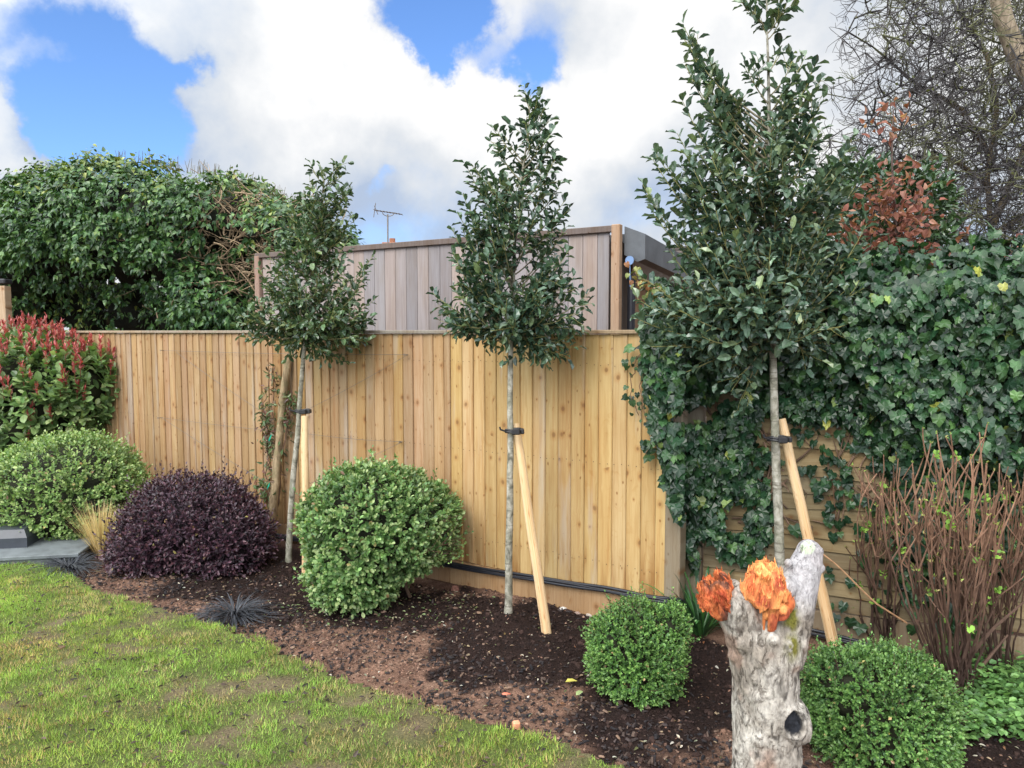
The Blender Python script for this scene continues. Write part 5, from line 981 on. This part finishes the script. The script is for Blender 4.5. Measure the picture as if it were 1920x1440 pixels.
a = MA(); c0 = G(968, 1374); a.box(c0+np.array((0, 0, .026)), (.032, .028, .052), (1, .3, 0), (.58, .26, .15), bev=.005); tag(a.build('brick_fragment', M['stone']), 'orange brick fragment standing by the lawn edge', 'brick fragment')
lump('brick_fragment', 'small reddish fragment flat on the soil above the standing orange piece', 'brick fragment', (949, 1309), .022, (.50, .16, .10), (1, .8, .35), seed=6, z=.01)
def fleaf(label, px, col, s_, az, cat='leaf'):
    c0 = G(*px); c0[2] = soil_h(c0[None])[0]+.02; a = MA(); a.leaves(OV, c0[None], np.array([[math.cos(az), math.sin(az), .15]]), np.array([[.1, -.2, 1.]]), s_, np.array([col]), wid=.9); tag(a.build('fallen_leaf', M['beech']), label, cat)
fleaf('yellow fallen leaf on the soil left of the small box ball', (1060, 1289), (.55, .50, .10), .06, .1)
fleaf('pale green fallen leaf just below the yellow leaf', (1080, 1313), (.35, .45, .2), .055, .8)

# ------------------------------------------------------------------ the pruned white stump
YS = 2.62; K = YS/FPX
st = thing('tree_stump', 'pale barked tree stump with orange torn limbs in the right foreground', 'tree stump', G(1437, 1555)*np.array((1, 0, 0))+np.array((0, YS, 0)))
def remesh(parts, vox, sm=4):
    """parts: list of (path px, radii px, depth offsets) swept and fused by a voxel remesh"""
    a = MA()
    for q in parts:
        pth = np.array([P(x_, y_, YS+dy) for (x_, y_, r_, dy) in q]); rr = np.array([r_*K for (_, _, r_, _) in q])
        if len(q) == 1:
            c0 = pth[0]; nu, nv = 16, 10; u = np.arange(nu)/nu*2*PI; v = np.linspace(.05, PI-.05, nv); U, Vv = np.meshgrid(u, v); d = np.stack([np.sin(Vv)*np.cos(U), np.sin(Vv)*np.sin(U), np.cos(Vv)], -1).reshape(-1, 3)
            i = (np.arange(nv-1)[:, None]*nu+np.arange(nu)[None]); j = (np.arange(nv-1)[:, None]*nu+(np.arange(nu)[None]+1) % nu); f = np.stack([i, i+nu, j+nu, j], -1).reshape(-1, 4)
            a.add(c0+d*rr[0], np.concatenate([f.ravel(), np.arange(nu)[::-1], (nv-1)*nu+np.arange(nu)]), [4]*len(f)+[nu, nu])
        else: 
            f = np.linspace(0, len(pth)-1, (len(pth)-1)*6+1); pp_ = np.array([[np.interp(z_, range(len(pth)), pth[:, k_]) for k_ in range(3)] for z_ in f]); r2 = np.interp(f, range(len(pth)), rr); a.tube(pp_, r2, 20)
    o = a.build('tmp', M['trunk']); md = o.modifiers.new('r', 'REMESH'); md.mode = 'VOXEL'; md.voxel_size = vox
    s2 = o.modifiers.new('s', 'SMOOTH'); s2.factor = .6; s2.iterations = sm
    dg = bpy.context.evaluated_depsgraph_get(); dg.update(); ev = o.evaluated_get(dg); me = ev.to_mesh(); n = len(me.vertices); v = np.zeros(n*3, np.float32); me.vertices.foreach_get('co', v); nm = np.zeros(n*3, np.float32); me.vertices.foreach_get('normal', nm)
    npy = len(me.polygons); lt = np.zeros(npy, np.int32); me.polygons.foreach_get('loop_total', lt); li = np.zeros(len(me.loops), np.int32); me.loops.foreach_get('vertex_index', li)
    ev.to_mesh_clear(); bpy.data.objects.remove(o); return v.reshape(-1, 3).astype(float), nm.reshape(-1, 3).astype(float), li, lt
v, nm, li, lt = remesh([[(1440, 1590, 90, 0), (1437, 1500, 72, 0), (1437, 1430, 66, 0), (1436, 1350, 63, 0), (1434, 1280, 62, 0), (1432, 1220, 66, 0), (1430, 1185, 62, 0)],
  [(1425, 1225, 56, 0), (1402, 1180, 46, -.01), (1376, 1136, 38, -.02), (1356, 1104, 34, -.02)], [(1440, 1220, 56, .0), (1440, 1160, 48, 0), (1438, 1110, 38, .02), (1436, 1080, 24, .03)], [(1452, 1235, 54, 0), (1472, 1170, 50, .02), (1490, 1110, 42, .03), (1512, 1055, 30, .04), (1523, 1022, 22, .04)],
  [(1516, 1034, 24, .04)], [(1480, 1345, 40, -.045)], [(1486, 1362, 36, -.055)], [(1462, 1310, 30, -.05)], [(1420, 1300, 24, -.07)], [(1435, 1325, 20, -.075)], [(1398, 1200, 28, -.045)], [(1448, 1200, 14, -.10)], [(1425, 1385, 18, -.09)], [(1382, 1228, 18, -.02)], [(1540, 1066, 8, .02)], [(1478, 1056, 9, .0)], [(1470, 1100, 26, -.02)]], .0055)
# craggy relief
g1 = fbm(v*np.array((1, 1, .6)), 14, 4, 7)-.5; g2 = fbm(v*np.array((1, 1, .45)), 45, 3, 8)-.5; rg = 1-np.abs(fbm(v*np.array((1, 1, .5)), 20, 3, 12)-.5)*2
crack = np.clip((rg-.90)*12, 0, 1); zpx = HOR+(H-v[:, 2])/v[:, 1]*FPX; xpx = 960+v[:, 0]/v[:, 1]*FPX; front = v[:, 1] < YS+.01
rightl = np.clip((xpx-1470)/25, 0, 1)*np.clip((1180-zpx)/50, 0, 1)
rough_ = 1-.75*rightl; v = v+nm*((g1*.018+g2*.013-crack*.003)*rough_)[:, None]
kc = P(1487, 1357, YS-.11); dk = np.sqrt(((v[:, 0]-kc[0])/.034)**2+((v[:, 2]-kc[2])/.040)**2); kf = (v[:, 1] < YS-.05); ho = np.clip(1.12-dk, 0, 1)*kf
rim = np.exp(-((dk-1.22)/.2)**2)*kf; v[:, 1] -= rim*.014; v[:, 1] += np.clip(ho*5, 0, 1)*.012
n5 = fbm(v, 11, 4, 15); n6 = fbm(v, 60, 3, 16)
C = lerp(np.array((.30, .26, .215)), np.array((.56, .52, .46)), np.clip((n5-.33)*3, 0, 1)[:, None]); spk = np.clip((fbm(v*np.array((1, 1, .5)), 55, 3, 77)-.56)*9, 0, 1)*np.clip((fbm(v, 9, 2, 78)-.38)*5, 0, 1); C = lerp(C, np.array((.09, .08, .07)), (spk*.9)[:, None])
C = lerp(C, np.array((.30, .18, .13)), (np.clip((fbm(v, 8, 3, 18)-.55)*7, 0, .6))[:, None])
C = lerp(C, np.array((.44, .43, .45)), (rightl*.8)[:, None]); C *= (.78+.44*n6)[:, None]
C = lerp(C, np.array((.09, .075, .06)), (crack*.35*rough_)[:, None])
collar = np.exp(-((zpx-(1190+8*np.sin(xpx*.05)))/9)**2)*np.clip((g2*5+.6), 0, 1)*.8; C = lerp(C, np.array((.07, .05, .04)), collar[:, None])
mo = np.maximum(np.exp(-(((xpx-1497)/13)**2+((zpx-1170)/28)**2)), np.exp(-(((xpx-1500)/12)**2+((zpx-1228)/24)**2)))*np.clip((fbm(v, 40, 2, 19)-.3)*4, 0, 1); mo = np.clip(mo*1.6, 0, 1)
C = lerp(C, np.array((.17, .16, .03)), mo[:, None])
li1 = np.clip(np.exp(-(((xpx-1524)/15)**2+((zpx-1033)/14)**2))*(.5+fbm(v, 50, 2, 20)), 0, 1); C = lerp(C, np.array((.52, .62, .42)), np.clip((li1-.35)*4, 0, .85)[:, None])
C = lerp(C, np.array((.022, .024, .03)), np.clip((1.0-dk)*12, 0, 1)[:, None]*kf[:, None])
a = MA(); a.add(v, li, lt, C); 
ms2, t, b = mat('stump_bark'); g = t.node('ShaderNodeNewGeometry').outputs['Position']; n1 = t.noise(t.scale(g, (1, 1, .5)), 60, 7, .72, .9).outputs[0]; c = t.vm('SCALE', attr(t).outputs['Color']); t.l.new(t.ss(n1, .32, .62, .66, 1.14), c.node.inputs['Scale'])
cr_ = t.voro(t.vm('ADD', t.scale(g, (1, 1, .55)), t.scale(t.noise(g, 14, 3).outputs['Color'], (.05, .05, .05))), 26, 'DISTANCE_TO_EDGE').outputs['Distance']; cm = t.m('MULTIPLY', .62, t.m('MULTIPLY', t.ss(t.noise(t.scale(g, (1, 1, .45)), 40, 5, .65, 1.6).outputs[0], .55, .62), t.ss(t.noise(g, 9, 3).outputs[0], .36, .56)))
c = t.mix(cm, c, t.vm('MULTIPLY', c, (.22, .18, .15)))
t.l.new(c, b.inputs['Base Color']); b.inputs['Roughness'].default_value = .85; b.inputs['Specular IOR Level'].default_value = .2; bump(t, b, t.m('SUBTRACT', n1, t.m('MULTIPLY', cm, .6)), 1., .016)
a.build('bark', ms2, st, smooth=True)
# torn orange wood
mt, t, b = mat('torn_wood'); g = t.node('ShaderNodeNewGeometry').outputs['Position']; n1 = t.noise(t.scale(g, (1, 1, .22)), 110, 5, .65, .8).outputs[0]; c = t.vm('SCALE', attr(t).outputs['Color']); t.l.new(t.ss(n1, .3, .7, .6, 1.3), c.node.inputs['Scale'])
t.l.new(c, b.inputs['Base Color']); b.inputs['Roughness'].default_value = .8; b.inputs['Specular IOR Level'].default_value = .2; bump(t, b, n1, .9, .006)
def torn(parts, fib, seed, cols, spl, amt=.02, slen=(.015, .05)):
    v, nm, li, lt = remesh(parts, .0042, 1); fib = nrm(np.array(fib, float)); al = (v@fib)[:, None]*fib; q = (v-al)*1.+al*.45
    g1 = fbm(q, 55, 3, seed)-.5; g2 = fbm(q, 130, 2, seed+1)-.5; g3 = fbm(v, 18, 2, seed+2)-.5; r9 = np.random.default_rng(seed); sdp = v[r9.choice(len(v), 46)]; fz = lambda w_: w_-(w_@fib)[..., None]*fib*.72
    ci = np.argmin(((fz(v)[:, None]-fz(sdp)[None])**2).sum(2), 1); st_ = r9.uniform(-1, 1, 46)[ci]; gd = r9.normal(size=(46, 3))[ci]*.45; tl = ((v-sdp[ci])*gd).sum(1)
    v = v+nm*(g1*amt*.25+st_*amt*.28)[:, None]+fib*(st_*amt*.42+tl*.7+g1*amt*.5)[:, None]
    s_ = np.clip((fbm(q, 26, 3, seed+4)-.28)*2.2, 0, 1)[:, None]; C = lerp(np.array(cols[0]), np.array(cols[1]), s_); C = lerp(C, np.array(cols[2]), np.clip((fbm(v, 16, 3, seed+6)-.50)*8, 0, .9)[:, None]); C *= ((1+g2*.8)*(.82+.3*(st_*.5+.5)))[:, None]
    a = MA(); a.add(v, li, lt, C); k = rng.choice(np.nonzero(((v-v.mean(0))@fib > np.quantile((v-v.mean(0))@fib, .45)))[0], spl); n = len(k)
    a.leaves((np.array([(-.5, -.3, 0), (.5, -.3, 0), (0, 1, .1), (0, -.2, .35)]), [(0, 3, 2), (3, 1, 2), (0, 2, 1)]), v[k], nrm(fib+rdir(n)*.35), nm[k]+rdir(n)*.2, rng.uniform(slen[0], slen[1], n)*rng.random(n)**.5, pal(n, [cols[0], cols[1], cols[1]]), wid=rng.uniform(.1, .28, n))
    a.build('torn_wood', mt, st, smooth=False)
OC = [(.36, .065, .028), (.62, .20, .07), (.09, .04, .028)]
torn([[(1352, 1130, 25, -.045), (1342, 1108, 34, -.04), (1335, 1092, 28, -.035)], [(1334, 1128, 22, -.045)], [(1352, 1142, 22, -.05)]], (-.45, -.35, .85), 31, OC, 260, .024, (.008, .030))
torn([[(1446, 1138, 32, -.075), (1436, 1110, 37, -.055), (1433, 1082, 30, -.03), (1430, 1056, 21, -.01)], [(1400, 1102, 17, -.05)], [(1446, 1146, 18, -.085)], [(1478, 1132, 13, -.07)], [(1462, 1150, 15, -.09)], [(1418, 1075, 16, -.02)]], (0, -.1, 1), 41, [(.52, .13, .045), (.78, .36, .12), (.30, .06, .03)], 280, .024, (.008, .034))
